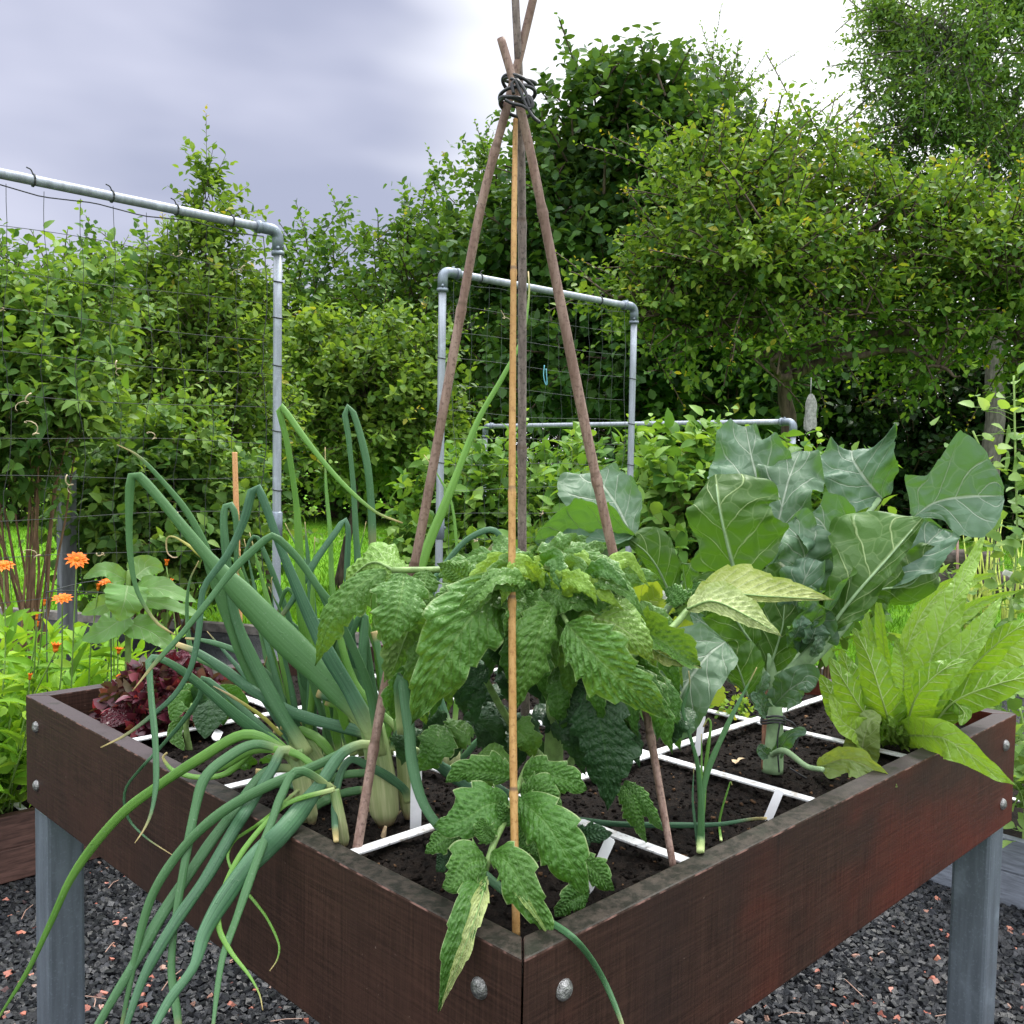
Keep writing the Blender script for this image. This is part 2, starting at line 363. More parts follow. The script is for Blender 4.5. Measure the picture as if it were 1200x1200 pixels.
# ------------------------------------------------------------------ materials of the table
def wood_mat(name, red, rim):
    t = NT(name); geo = t.n('ShaderNodeNewGeometry'); ob = geo.outputs['Position']
    v = t.noise(ob, 1, 4, .65, scl=(300, 300, 9)); h = t.noise(ob, 1, 4, .6, scl=(12, 12, 300)); dg = t.noise(ob, 60, 5, .7)
    big = t.noise(ob, 3.2, 3, .55); big2 = t.noise(ob, 7, 3, .5)
    w = t.math('MULTIPLY_ADD', v, .5, t.math('MULTIPLY', h, .5))
    c = t.mix(t.step(w, .33, .70), (.019, .0095, .0070), (.056, .0285, .0205))
    c = t.mix(t.math('MULTIPLY', t.step(big2, .4, .75), .4), c, (.034, .018, .014)); c = t.mix(t.math('MULTIPLY', t.step(big, .5, .7), .5), c, (.020, .0135, .0125))
    sp = t.n('ShaderNodeSeparateXYZ'); t.l(ob, sp.inputs[0])
    if red:
        m = t.math('ADD', t.math('MULTIPLY', t.noise(ob, 1, 3, .5, scl=(3.4, 3.4, 6)), .75), t.math('MULTIPLY', sp.outputs[0], .20))
        c = t.mix(t.math('MULTIPLY', t.step(m, .40, .66), .8), c, t.mix(t.step(w, .3, .7), (.060, .0100, .006), (.125, .027, .016)))
    else:
        c = t.mix(t.math('MULTIPLY', t.step(t.noise(ob, 5, 2), .5, .72), .45), c, (.058, .026, .019))
    # wet streaks under the rim and pale scuffs
    drip = t.math('MULTIPLY', t.step(t.noise(ob, 1, 3, .6, scl=(45, 45, 1.2)), .62, .72), t.step(sp.outputs[2], .745, .80))
    c = t.mix(t.math('MULTIPLY', drip, .8), c, (.012, .008, .007))
    sc = t.step(t.noise(ob, 190, 2, .5), .72, .78)
    c = t.mix(t.math('MULTIPLY', sc, .35), c, (.30, .22, .18))
    up = t.n('ShaderNodeSeparateXYZ'); t.l(geo.outputs['Normal'], up.inputs[0]); top = t.step(up.outputs[2], .55, .85)
    near = t.math('ADD', t.math('ADD', sp.outputs[0], sp.outputs[1]), t.math('MULTIPLY_ADD', t.noise(ob, 12, 4), .8, -.4))
    rc = t.mix(t.step(near, .35, .95), t.mix(t.step(dg, .4, .62), (.011, .0105, .0075), (.040, .032, .025)), (.055, .044, .046))  # dark greenish front corner; paler grey beyond it puts sky sheen into the colour
    rc = t.mix(t.math('MULTIPLY', t.step(t.noise(ob, 25, 4), .58, .66), .55), rc, (.020, .022, .015))
    c = t.mix(top, c, rc)
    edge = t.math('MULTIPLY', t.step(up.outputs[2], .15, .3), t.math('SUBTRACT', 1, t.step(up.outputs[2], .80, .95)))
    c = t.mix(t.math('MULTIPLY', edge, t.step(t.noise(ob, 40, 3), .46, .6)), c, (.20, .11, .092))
    rough = t.math('MULTIPLY_ADD', dg, .3, .34)
    hh = t.math('ADD', w, t.math('MULTIPLY', dg, .6))
    return t.done(t.bsdf(c, rough, .2, nrm=t.bump(hh, .3, .002)))
WOOD_R = wood_mat('dark_hardwood_red', True, 0); WOOD_B = wood_mat('dark_hardwood_brown', False, 0)
def galv_mat(name, base=(.19, .225, .265), metal=.55):
    t = NT(name); ob = t.coord('Object')
    st = t.noise(ob, 1, 5, .65, scl=(60, 60, 5)); bl = t.noise(ob, 16, 4, .6); fi = t.noise(ob, 240, 2)
    c = t.mix(t.step(st, .35, .7), tuple_mul(base, .78), tuple_mul(base, 1.12)); c = t.mix(t.math('MULTIPLY', t.step(bl, .56, .76), .6), c, tuple_mul(base, 1.6))
    c = t.mix(t.math('MULTIPLY', t.step(fi, .55, .75), .3), c, tuple_mul(base, 1.8))
    return t.done(t.bsdf(c, t.math('MULTIPLY_ADD', bl, .35, .3), .5, metal, t.bump(st, .12, .003)))
GALV = galv_mat('galvanised_steel'); PIPE = galv_mat('galvanised_pipe', (.30, .33, .375), .35); BOLT = plain('bolt_zinc', (.20, .20, .195), .42, .5, .75, var=.45, scale=150, bump=.9, col2=(.38, .38, .37))
def strip_mat():
    t = NT('muddy_white_plastic'); ob = t.coord('Object'); n = t.noise(ob, 38, 5, .7); n2 = t.noise(ob, 170, 3, .6)
    c = t.mix(t.step(n, .50, .66), (.66, .67, .68), (.40, .36, .31)); c = t.mix(t.math('MULTIPLY', t.step(n2, .58, .70), .8), c, (.10, .08, .06))
    return t.done(t.bsdf(c, .5, .35, nrm=t.bump(n2, .2, .001)))
STRIP = strip_mat()
WHITE = plain('white_plastic', (.74, .75, .77), .4, .5, var=.05, scale=60, bump=.05, col2=(.80, .80, .82))
def soil_mat():
    t = NT('potting_soil'); ob = t.coord('Object'); a = t.noise(ob, 90, 6, .7); b = t.noise(ob, 14, 3); sp = t.step(t.noise(ob, 260, 2), .70, .76)
    c = t.mix(t.step(a, .3, .7), (.003, .0024, .0021), (.0185, .013, .0098)); c = t.mix(t.math('MULTIPLY', t.step(b, .45, .7), .5), c, (.012, .009, .0075))
    c = t.mix(t.math('MULTIPLY', sp, .5), c, (.16, .11, .07))
    tn = t.attr('tint'); c = t.mix(t.step(tn, .93, .97), c, (.15, .085, .045))
    return t.done(t.bsdf(c, .85, .12, nrm=t.bump(a, .9, .012)))
SOILM = soil_mat()
# ------------------------------------------------------------------ the planter table
TH = .029; L12 = 1.2; g = .0011
table = thing('planter_table', 'square dark hardwood planter table on grey steel legs, full of vegetables', 'planter table', (.6, .6, 0))
def boards():
    defs = [(WOOD_R, [(g, 0), (L12-g, 0), (L12-TH-g, TH), (TH+g, TH)]), (WOOD_B, [(0, g), (TH, TH+g), (TH, L12-TH-g), (0, L12-g)]),
            (WOOD_R, [(L12, g), (L12, L12-g), (L12-TH, L12-TH-g), (L12-TH, TH+g)]), (WOOD_B, [(g, L12), (TH+g, L12-TH), (L12-TH-g, L12-TH), (L12-g, L12)])]
    r = []
    for m, p in defs:
        a = sum(p[i][0]*p[(i+1) % 4][1]-p[(i+1) % 4][0]*p[i][1] for i in range(4))
        if a < 0: p = p[::-1]
        r.append(MB().prism(p, BOT, RIM).build('board', m, table, smooth=False, bevel=.0022))
    return r
bx, by, bx2, by2 = boards()[0:4]
def bolt(board, p, ax, sgn):
    """dome-headed coach bolt with a square-ish washer mark"""
    mb = MB(); n = 20; rr = .0098; prof = [(0, .0062), (.3, .0060), (.55, .0054), (.78, .0040), (.93, .0022), (1.0, .0004), (1.0, -.001)]
    an = np.arange(n)/n*2*pi; V = []
    for q, h in prof:
        for a in an: V.append((q*rr*cos(a), q*rr*sin(a), h))
    F = [[i*n+j, i*n+(j+1) % n, (i+1)*n+(j+1) % n, (i+1)*n+j] for i in range(len(prof)-1) for j in range(n)]
    V = np.array(V)[:, [2, 0, 1]] if ax == 0 else np.array(V)[:, [0, 2, 1]]
    V[:, ax] *= sgn
    if (ax == 0) == (sgn > 0): F = [f[::-1] for f in F]
    mb.add(V + np.asarray(p), [F]); return mb.build('bolt', BOLT, board)
for (b_, ax) in ((by, 0), (bx, 1)):
    for s_ in (.052, L12-.052):
        for z_ in (.755, .655):
            p = [0, 0, z_]; p[1-ax] = s_; p[ax] = -.0002; bolt(b_, p, ax, -1)
for (b_, ax) in ((bx2, 0), (by2, 1)):
    for s_ in (.052, L12-.052):
        for z_ in (.755, .655):
            p = [0, 0, z_]; p[1-ax] = s_; p[ax] = L12+.0002; bolt(b_, p, ax, 1)
for (x0, y0) in ((.031, .031), (.031, L12-.101), (L12-.101, .031), (L12-.101, L12-.101)):
    # each leg a folded steel post; the outer pair of faces stands just inside the boards
    x_ = x0-.024 if x0 < .5 else x0+.024-.0; y_ = y0-.024 if y0 < .5 else y0+.024
    lg = MB(); lg.box(x_, x_+.062, y_, y_+.062, 0, BOT-.002); lg.build('leg', GALV, table, smooth=False, bevel=.006)
MB().box(.034, L12-.034, .034, L12-.034, BOT+.004, BOT+.018).build('bottom_panel', WOOD_B, table, smooth=False)
# soil
def soil_h(x, y):
    p = np.stack([x, y, x*0], -1)
    h = .766 + .006*vnoise(p, 3.2, 1) + .004*vnoise(p, 9, 2) + .0025*vnoise(p, 24, 3) + .0018*vnoise(p, 55, 4)
    h = h - .045*np.exp(-((x-.09)**2+(y-1.12)**2)/.012) - .02*np.exp(-((x-.05)**2+(y-.9)**2)/.01) - .016*np.exp(-((x-.10)**2+(y-.08)**2)/.02)
    return h
def soil():
    n = 260; a = np.linspace(.031, L12-.031, n); X, Y = np.meshgrid(a, a, indexing='ij'); Z = soil_h(X, Y)+RNG.normal(size=X.shape)*.0009
    V = np.stack([X, Y, Z], -1).reshape(-1, 3); i = np.arange(n-1)[:, None]*n; j = np.arange(n-1)[None, :]
    F = np.stack([i+j, i+n+j, i+n+j+1, i+j+1], -1).reshape(-1, 4); mb = MB().add(V, F, tint=.4)
    k = 13000; x = RNG.uniform(.035, L12-.035, k); y = RNG.uniform(.035, L12-.035, k); s_ = RNG.uniform(.0009, .0030, k)*np.where(RNG.random(k) < .06, 1.8, 1)
    lumps(mb, np.stack([x, y, soil_h(x, y)+s_*.3], -1), s_, RNG.random(k))
    o = mb.build('potting_soil', SOILM); tag(o, 'dark crumbly potting soil filling the planter table', 'soil', kind='stuff')
CUBE = np.array([(x, y, z) for x in (-1, 1) for y in (-1, 1) for z in (-1, 1)], float)
CF = np.array([[0, 1, 3, 2], [4, 6, 7, 5], [0, 4, 5, 1], [2, 3, 7, 6], [0, 2, 6, 4], [1, 5, 7, 3]])
def lumps(mb, c, s, tint, flat=.75):
    """broken stones or crumbs: eight-cornered lumps, each knocked out of shape and turned its own way"""
    n = len(c); q = RNG.normal(size=(n, 4)); q /= np.linalg.norm(q, axis=1)[:, None]; w, x, y, z = q.T
    R = np.stack([1-2*(y*y+z*z), 2*(x*y-z*w), 2*(x*z+y*w), 2*(x*y+z*w), 1-2*(x*x+z*z), 2*(y*z-x*w), 2*(x*z-y*w), 2*(y*z+x*w), 1-2*(x*x+y*y)], -1).reshape(n, 3, 3)
    V = CUBE[None]*(.72+.45*RNG.random((n, 8, 3)))*np.stack([np.ones(n), RNG.uniform(.6, 1, n), RNG.uniform(.4, .85, n)], -1)[:, None, :]
    V = np.einsum('nij,nkj->nki', R, V); V[..., 2] *= flat
    V = c[:, None, :]+V*np.asarray(s)[:, None, None]
    F = (np.arange(n)*8)[:, None, None]+CF[None]
    mb.add(V.reshape(-1, 3), F.reshape(-1, 4), tint=np.repeat(tint, 8))
soil()
# white planting grid lying on the soil
grid = thing('planting_grid', 'white plastic strip grid lying on the soil of the planter table', 'planting grid', (.6, .6, .776))
for k, v in enumerate((.315, .6, .885)):
    MB().box(v-.008, v+.008, .040+.004*k, L12-.043, .7762, .7790).build('strip', STRIP, grid, smooth=False, bevel=.0008)
    MB().box(.041, L12-.040-.003*k, v-.008, v+.008, .7793, .7821).build('strip', STRIP, grid, smooth=False, bevel=.0008)
# plant labels
def label(px0, px1, w, text, d=None, top_off=0.0):
    p0 = on(px0[0], px0[1], 2, .765) if d is None else P(px0[0], px0[1], d); dd = depth_of(p0); p1 = P(px1[0], px1[1], dd+top_off)
    up = p1-p0; p0 = p0-.15*up; up = p1-p0; L = np.linalg.norm(up); up = up/L; sd = nrm(np.cross(up, nrm(CAM-p1))); nn = np.cross(sd, up); h = w*dd/FPX/2
    out = [(-h*.35, 0), (h*.35, 0), (h, L*.2), (h, L-.002), (h-.002, L), (-h+.002, L), (-h, L-.002), (-h, L*.2)]
    V = [p0+sd*a+up*b+nn*e for e in (-.0008, .0008) for a, b in out]; n = len(out)
    F4 = [[i, (i+1) % n, n+(i+1) % n, n+i] for i in range(n)]
    o = MB().add(V, [F4, [list(range(n))[::-1]], [list(range(n, 2*n))]]).build('plant_label', WHITE, smooth=False, loc=p0)
    return tag(o, text, 'plant label', 'white plant labels in the soil')
label((487, 977), (488, 896), 13, 'tall blank white label standing upright beside the fat onion bulb')
label((688, 1044), (716, 982), 12, 'leaning blank white label under the front tomato leaves')
label((899, 962), (914, 926), 10, 'small blank white label against the reddish front board')
label((1014, 888), (1025, 861), 11, 'blank white label in front of the yellow-green leaf by the endive')
label((817, 885), (823, 838), 8, 'white label half hidden behind the small leek')
label((252, 866), (257, 856), 10, 'white label lying low in front of the small tomato seedling', top_off=.03)
# ------------------------------------------------------------------ bamboo canes and their tie
def cane_mat(name, a, b, c):
    t = NT(name); ob = t.coord('Object'); n1 = t.noise(ob, 1, 5, .7, scl=(150, 150, 12)); n2 = t.noise(ob, 260, 3, .6); big = t.noise(ob, 6, 3)
    col = t.mix(t.step(n1, .35, .68), a, b); col = t.mix(t.math('MULTIPLY', t.step(n2, .5, .68), .75), col, c)
    col = t.mix(t.math('MULTIPLY', t.step(big, .45, .7), .5), col, tuple_mul(a, .65))
    col = t.mix(t.math('MULTIPLY', t.step(t.attr('tint'), .6, .95), .8), col, (.10, .06, .04))
    return t.done(t.bsdf(col, .55, .35, nrm=t.bump(n1, .3, .002)))
C_OLD = cane_mat('old_bamboo', (.185, .110, .085), (.32, .22, .18), (.10, .055, .044)); C_GREY = cane_mat('grey_bamboo', (.145, .110, .102), (.28, .22, .205), (.06, .047, .045)); C_NEW = cane_mat('yellow_bamboo', (.36, .195, .060), (.47, .28, .105), (.24, .115, .035))
def cane(pts, ws, nodes, mat, text, group='bamboo canes of the teepee', name='bamboo_cane'):
    n = 160; q = spline([P(*p) for p in pts], n); t = np.linspace(0, 1, n); dd = np.array([depth_of(p) for p in q])
    r = np.interp(t, np.linspace(0, 1, len(ws)), ws)*dd/FPX/2; tn = np.full(n, .3)
    for v in nodes:
        r = r*(1+.20*np.exp(-((t-v)/.006)**2)-.07*np.exp(-((t-v-.014)/.007)**2)); tn = np.maximum(tn, np.exp(-((t-v-.007)/.006)**2))
    return tag(MB().tube(q, r, 14, tint=tn).build(name, mat, loc=q[0]), text, 'cane', group)
def soil_pt(x, y, extra=.0): return (x, y, ray_d(x, y, 2, .772)+extra)
AD = 1.06
cane([soil_pt(605, 1098), (601, 850, .955), (600, 600, .99), (602, 300, 1.03), (604, 140, AD+.012)], [9.5, 9.2, 8.6, 7.2, 6], (.15, .37, .50, .78), C_NEW, 'thin yellow bamboo cane at the front corner of the teepee')
cane([soil_pt(417, 1003), (452, 800, 1.14), (490, 640, 1.12), (560, 260, 1.08), (598, 110, AD+.004), (626, -6, 1.05), (660, -150, 1.04)], [11.5, 11.2, 11, 11, 10.5, 10, 9.5], (.105, .30, .57, .73), C_OLD, 'weathered brown cane leaning in from the onions, left leg of the teepee')
cane([soil_pt(789, 1016), (745, 770, 1.12), (690, 520, 1.10), (625, 195, 1.06), (606, 112, AD-.015), (587, 45, AD-.02)], [8.5, 10, 11.5, 12.5, 11.5, 10], (.15, .475, .80), C_OLD, 'thick pinkish brown cane sloping to the right, cut off above the tie')
cane([(616, 860, 1.25), (612, 650, 1.22), (612, 300, 1.13), (609, 110, AD+.012), (604, 0, 1.04), (596, -180, 1.02)], [11, 10.5, 10, 10, 9.5, 9], (.36, .62, .93), C_GREY, 'grey upright cane rising behind the tomato to the top of the photo')
cane([(281, 760, 2.2), (278, 640, 2.2), (275, 530, 2.2)], [8, 7, 6], (.5,), cane_mat('orange_bamboo', (.50, .25, .10), (.60, .33, .15), (.35, .16, .06)), 'short orange cane standing behind the onion leaves', None, 'garden_stake')
RUB = plain('black_rubber', (.018, .018, .022), .38, .5, var=.3, scale=200)
def tie():
    mb = MB(); c0 = P(607, 108, AD-.003)
    ax = nrm(P(612, 80, AD)-P(603, 140, AD)); e1 = nrm(np.cross(ax, M[:, 2])); e2 = np.cross(ax, e1)
    for k, (o, tl, rr) in enumerate(((.012, .25, .0175), (.006, -.3, .0185), (-.004, .3, .019), (-.011, -.15, .0185), (-.017, .2, .0175))):
        a = np.linspace(0, 2*pi, 40); p = c0+ax*o+(np.cos(a)*rr)[:, None]*e1+(np.sin(a)*rr)[:, None]*e2+(np.sin(a+k)*tl*rr)[:, None]*ax
        mb.tube(p, .0020, 8)
    dn = AD-.030
    for path in ([(598, 92), (604, 95), (610, 108), (617, 124), (624, 136), (633, 144)], [(602, 110), (600, 98), (606, 94), (615, 106), (619, 118), (622, 126), (624, 120), (620, 112), (612, 118)], [(592, 117), (600, 121), (612, 124), (620, 128), (624, 122), (619, 113)]):
        mb.tube(spline([P(x, y, dn) for x, y in path], 40), .0018, 8)
    tag(mb.build('rubber_tie', RUB, loc=c0), 'black rubber cord knotted round the top of the canes', 'tie')
tie()
# ------------------------------------------------------------------ onions
def onion_mat(name, base, deep, tipc=(.42, .33, .14), tip0=.89, lightlow=True):
    t = NT(name); uv = t.n('ShaderNodeUVMap', uv_map='UVMap').outputs[0]; ob = t.coord('Object'); sp = t.n('ShaderNodeSeparateXYZ'); t.l(uv, sp.inputs[0])
    st = t.noise(uv, 1, 3, .6, scl=(26, 2.5, 1)); bl = t.noise(ob, 14, 3); fi = t.noise(ob, 400, 2); drop = t.step(t.noise(ob, 150, 1), .72, .75)
    c = t.mix(t.step(st, .3, .7), deep, base); c = t.mix(t.math('MULTIPLY', t.step(bl, .42, .7), .5), c, (base[0]*1.45, base[1]*1.25, base[2]*1.5))
    c = t.mix(t.math('MULTIPLY', t.n('ShaderNodeObjectInfo').outputs['Random'], .75), c, (base[0]*1.15, base[1]*1.1, base[2]*.55))
    c = t.mix(t.math('MULTIPLY', t.step(fi, .6, .8), .25), c, (.32, .40, .30))
    if lightlow: c = t.mix(t.math('SUBTRACT', 1, t.step(sp.outputs[1], .0, .10)), c, (.34, .42, .17))
    c = t.mix(t.step(t.math('ADD', sp.outputs[1], t.math('MULTIPLY_ADD', bl, .1, -.05)), tip0, 1.0), c, tipc)
    hh = t.math('ADD', t.math('ADD', st, t.math('MULTIPLY', bl, 1.2)), t.math('MULTIPLY', drop, 2.0))
    return t.leafy(c, (base[0]*1.7, base[1]*1.6, base[2]*.7), .12, t.math('MULTIPLY_ADD', bl, .25, .38), .4, t.bump(hh, .35, .002))
ON = onion_mat('onion_blue_green', (.060, .160, .075), (.022, .075, .042)); ONL = onion_mat('onion_fresh_green', (.105, .25, .040), (.060, .165, .028), tip0=.9); ONY = onion_mat('onion_withering', (.33, .33, .06), (.25, .28, .05), (.45, .33, .20), .45, False)
def neck_mat():
    t = NT('onion_neck'); uv = t.n('ShaderNodeUVMap', uv_map='UVMap').outputs[0]; sp = t.n('ShaderNodeSeparateXYZ'); t.l(uv, sp.inputs[0])
    st = t.noise(uv, 1, 3, .6, scl=(30, 1.6, 1)); c = t.mix(t.step(st, .3, .7), (.30, .36, .15), (.50, .52, .28)); c = t.mix(t.step(sp.outputs[1], .35, 1.0), c, t.mix(t.step(st, .3, .7), (.15, .27, .08), (.26, .38, .15)))
    c = t.mix(t.math('SUBTRACT', 1, t.step(sp.outputs[1], .0, .12)), c, (.36, .26, .15))
    return t.leafy(c, (.4, .45, .15), .15, .4, .4, t.bump(st, .3, .002))
NECK = neck_mat(); DRY = plain('dry_skin', (.50, .37, .22), .6, .3, var=.3, scale=120)
def onion(base, neck, text, w0=30, w1=20, tilt=0):
    p = soil_pt(*base); d = p[2]; t = thing('onion_plant', text, 'onion', P(*p), 'onions growing in the table')
    n = 26; q = spline([P(base[0], base[1]+4, d+.002), P((base[0]+neck[0])/2+tilt, (base[1]+neck[1])/2, d), P(neck[0], neck[1], d+.004)], n); k = np.linspace(0, 1, n)
    r = np.interp(k, [0, .12, .3, .6, 1], [w0*.55, w0*.95, w0, (w0+w1)*.5, w1])*d/FPX/2
    MB().tube(q, r, 14, flat=.92).build('neck', NECK, t)
    return t, d
# A: the fat bulb beside the tall label
A, dA = onion((452, 962), (436, 850), 'fat onion with pale papery neck beside the upright label and the brown cane', 38, 30, 2)
A2, dA2 = onion((480, 955), (470, 840), 'slimmer onion with brown bulb right behind the tall white label', 22, 20)
B_, dB = onion((404, 988), (392, 925), 'onion at the rim of the left board, its yellow sheath split open', 15, 12)
C_, dC = onion((364, 962), (345, 880), 'onion with yellowing pale foot drooping all its leaves over the left board', 24, 22)
D_, dD = onion((392, 935), (352, 866), 'tall onion left of the fat one, holding the leaf bent like a hairpin', 30, 26)
E_, dE = onion((530, 898), (528, 850), 'small pale onion in the shade behind the tomato leaves', 22, 14)
def f(pl, mat, pts, ws, d0, d1, **k): return shoot(pl, mat, pts, [w*(.80 if w < 24 else .9) for w in ws], d0, d1, **k)
# upright and bent leaves
f(A, ON, [(438, 862), (412, 825), (330, 745), (250, 660), (190, 588), (165, 560), (156, 556), (152, 575), (152, 640), (160, 690), (182, 728), (205, 744)], [20, 34, 38, 36, 30, 20, 15, 14, 12, 9, 6, 2], dA, dA+.02)
f(D_, ON, [(356, 880), (325, 830), (300, 800), (275, 745), (250, 675), (236, 632), (217, 597), (185, 558), (160, 533), (137, 521)], [20, 22, 21, 19, 18, 16, 12, 9, 6, 1], dD, dD-.06)
f(D_, ON, [(360, 885), (325, 828), (292, 765), (273, 712), (265, 650), (262, 612), (264, 594), (270, 591), (276, 604), (277, 650), (274, 700)], [22, 22, 20, 18, 15, 13, 12, 12, 9, 6, 2], dD-.03, dD-.02)
f(A, ON, [(446, 880), (410, 810), (385, 768), (360, 717), (330, 645), (312, 595), (304, 575), (299, 569), (294, 580), (286, 610), (268, 648), (241, 684), (236, 702), (233, 740), (224, 782), (205, 814), (180, 837), (148, 861), (118, 876)], [20, 24, 23, 22, 19, 16, 13, 13, 13, 13, 10, 9, 10, 9, 8, 7, 5, 2], dA-.02, dA-.05)
f(A, ON, [(447, 885), (430, 800), (390, 712), (374, 690), (350, 656), (328, 633), (318, 628), (307, 636), (275, 666), (240, 710), (207, 750), (182, 777), (155, 810)], [16, 15, 13, 12, 12, 11, 11, 11, 10, 9, 7, 1], dA-.04, dA-.14)
f(A, ONL, [(430, 858), (372, 790), (355, 727), (348, 600), (337, 522), (327, 482), (326, 475), (331, 477), (362, 520), (400, 565), (440, 600), (472, 613)], [18, 19, 18, 16, 13, 10, 9, 9, 9, 8, 6, 2], dA+.06, dA+.0)
f(A, ON, [(445, 870), (428, 760), (418, 640), (414, 570), (408, 510), (404, 484), (409, 476), (415, 486), (425, 520), (432, 555), (436, 610), (437, 680)], [16, 17, 15, 12, 10, 8, 8, 9, 10, 11, 12, 11], dA+.08, dA+.1)
f(A2, ONL, [(472, 860), (415, 800), (391, 702), (387, 627), (382, 570), (381, 524)], [12, 12, 11, 8, 6, 1], dA2+.02, dA2+.08)
f(A2, ON, [(472, 865), (420, 790), (407, 690), (408, 622), (404, 609), (396, 620), (370, 657), (342, 705), (318, 738)], [14, 17, 16, 13, 9, 9, 10, 10, 5], dA2+.08, dA2+.02)
f(D_, ONL, [(360, 875), (368, 780), (366, 700), (369, 629)], [12, 10, 7, 1], dD, dD+.02)
f(A2, ONL, [(474, 862), (440, 760), (418, 680), (429, 611)], [10, 8, 6, 1], dA2+.1, dA2+.12)
f(A2, ONL, [(474, 850), (478, 740), (493, 663), (527, 577), (560, 493), (590, 440), (612, 395), (620, 345), (619, 318)], [14, 17, 17, 15, 13, 10, 7, 5, 2], dA2+.06, dA2+.26)
f(E_, ON, [(528, 862), (500, 760), (505, 692), (520, 664), (545, 634), (570, 621), (582, 623), (585, 632), (575, 645), (562, 660)], [14, 13, 12, 13, 13, 12, 8, 9, 10, 9], dE, dE+.06)
f(E_, ONL, [(532, 860), (540, 740), (535, 640), (529, 590), (512, 555), (497, 533)], [9, 7, 6, 5, 4, 1], dE+.02, dE+.1)
f(A, ON, [(440, 862), (350, 838), (300, 812), (260, 783), (232, 765), (207, 755)], [17, 18, 17, 15, 14, 8], dA+.05, dA+.06)
f(D_, ON, [(350, 870), (320, 800), (285, 768), (262, 757), (235, 750), (217, 748)], [13, 13, 12, 10, 8, 3], dD+.03, dD+.06)
f(D_, ON, [(350, 868), (300, 810), (248, 780), (225, 765), (219, 720), (222, 682), (233, 657)], [10, 10, 9, 8, 7, 5, 1], dD+.08, dD+.1)
f(D_, ONY, [(262, 668), (245, 656), (236, 651), (222, 640), (206, 630), (198, 629), (195, 634), (196, 647), (202, 653), (208, 653)], [9, 9, 8, 7, 5, 3, 2.5, 2.5, 2, 1.5], dD+.02, dD+.02)
f(D_, ONY, [(330, 862), (310, 842), (292, 829), (270, 815), (250, 804)], [6, 6, 5, 4, 1], dD+.02, dD+.02)
f(D_, ON, [(352, 874), (340, 800), (322, 725), (318, 680), (319, 676)], [11, 9, 6, 3, 1], dD+.0, dD-.02)
f(A, ON, [(438, 855), (400, 815), (362, 735), (338, 690), (322, 730)], [12, 13, 12, 8, 3], dA+.08, dA+.1)
ro_ = np.random.default_rng(12)
for k in range(26):
    bx_ = ro_.uniform(345, 460); tx = bx_-ro_.uniform(-20, 150)*(.4+.6*ro_.random()); ty = ro_.uniform(600, 760); mx = bx_*.55+tx*.45+ro_.uniform(-8, 12); w = ro_.uniform(9, 17)
    pl_ = (D_, A2, C_, A)[k % 4]; dd = dD+ro_.uniform(0, .1) if bx_ < 400 else dA+ro_.uniform(.04, .2)
    f(pl_, (ON, ON, ONL)[k % 3], [(bx_, 885), (mx, 885*.5+ty*.5), (tx, ty)] if k % 4 else [(bx_, 885), (mx, 885*.4+ty*.6), (tx, ty), (tx-8, ty+4), (tx-28, ty+55)], [w*.9, w, w*.75, .8] if k % 4 else [w*.9, w, w*.8, w*.7, 1], dd, dd+ro_.uniform(-.05, .06))
# leaves bending out over the left board
f(C_, ONL, [(352, 905), (330, 878), (287, 861), (233, 890), (187, 920), (147, 950), (113, 987), (83, 1030), (60, 1080), (33, 1137), (0, 1190), (-20, 1225)], [13, 14, 15, 15, 15, 14, 13, 12, 9, 7, 4, 3], dC, 1.16)
f(A, ON, [(440, 872), (420, 873), (380, 893), (317, 920), (267, 947), (227, 980), (197, 1017), (177, 1053), (163, 1100), (153, 1150), (143, 1200), (136, 1240)], [10, 13, 15, 15, 15, 15, 14, 13, 11, 9, 6, 5], dA-.02, 1.02)
f(C_, ON, [(350, 888), (332, 878), (322, 896), (300, 933), (273, 975), (243, 1027), (203, 1085), (170, 1142), (149, 1200), (140, 1240)], [13, 16, 18, 18, 18, 18, 16, 14, 10, 8], dC-.01, .98)
f(C_, ON, [(352, 900), (310, 905), (273, 953), (247, 987), (220, 1027), (187, 1077), (163, 1120), (133, 1170), (113, 1205), (95, 1240)], [12, 14, 15, 16, 17, 17, 16, 14, 12, 9], dC, 1.0)
f(A, ON, [(440, 876), (425, 872), (400, 884), (373, 923), (333, 973), (293, 1013), (263, 1053), (240, 1093), (227, 1133), (200, 1170), (180, 1205), (160, 1240)], [12, 16, 21, 25, 27, 27, 25, 21, 14, 15, 12, 9], dA-.03, .90)
f(B_, ON, [(392, 925), (350, 903), (331, 930), (317, 967), (297, 1020), (277, 1077), (260, 1127), (250, 1200), (246, 1240)], [9, 12, 13, 13, 13, 12, 9, 6, 5], dB, .93)
f(C_, ON, [(345, 885), (300, 872), (262, 891), (240, 912), (230, 943), (220, 993), (213, 1033), (204, 1090), (201, 1140), (208, 1190), (212, 1240)], [12, 14, 15, 15, 14, 12, 11, 11, 12, 11, 8], dC, 1.0)
f(B_, ONL, [(392, 925), (340, 940), (313, 963), (283, 1000), (263, 1040), (256, 1083), (269, 1113), (292, 1143), (304, 1165), (308, 1184)], [7, 8, 8, 8, 8, 8, 8, 7, 4, 1], dB-.01, .95)
f(C_, ONL, [(350, 925), (322, 950), (300, 968), (275, 985), (267, 1005), (280, 1035), (297, 1055), (314, 1078), (327, 1107), (325, 1124), (316, 1138)], [5, 5, 5, 5, 4.5, 4.5, 4.5, 4, 4, 3, 1], dC-.01, 1.0)
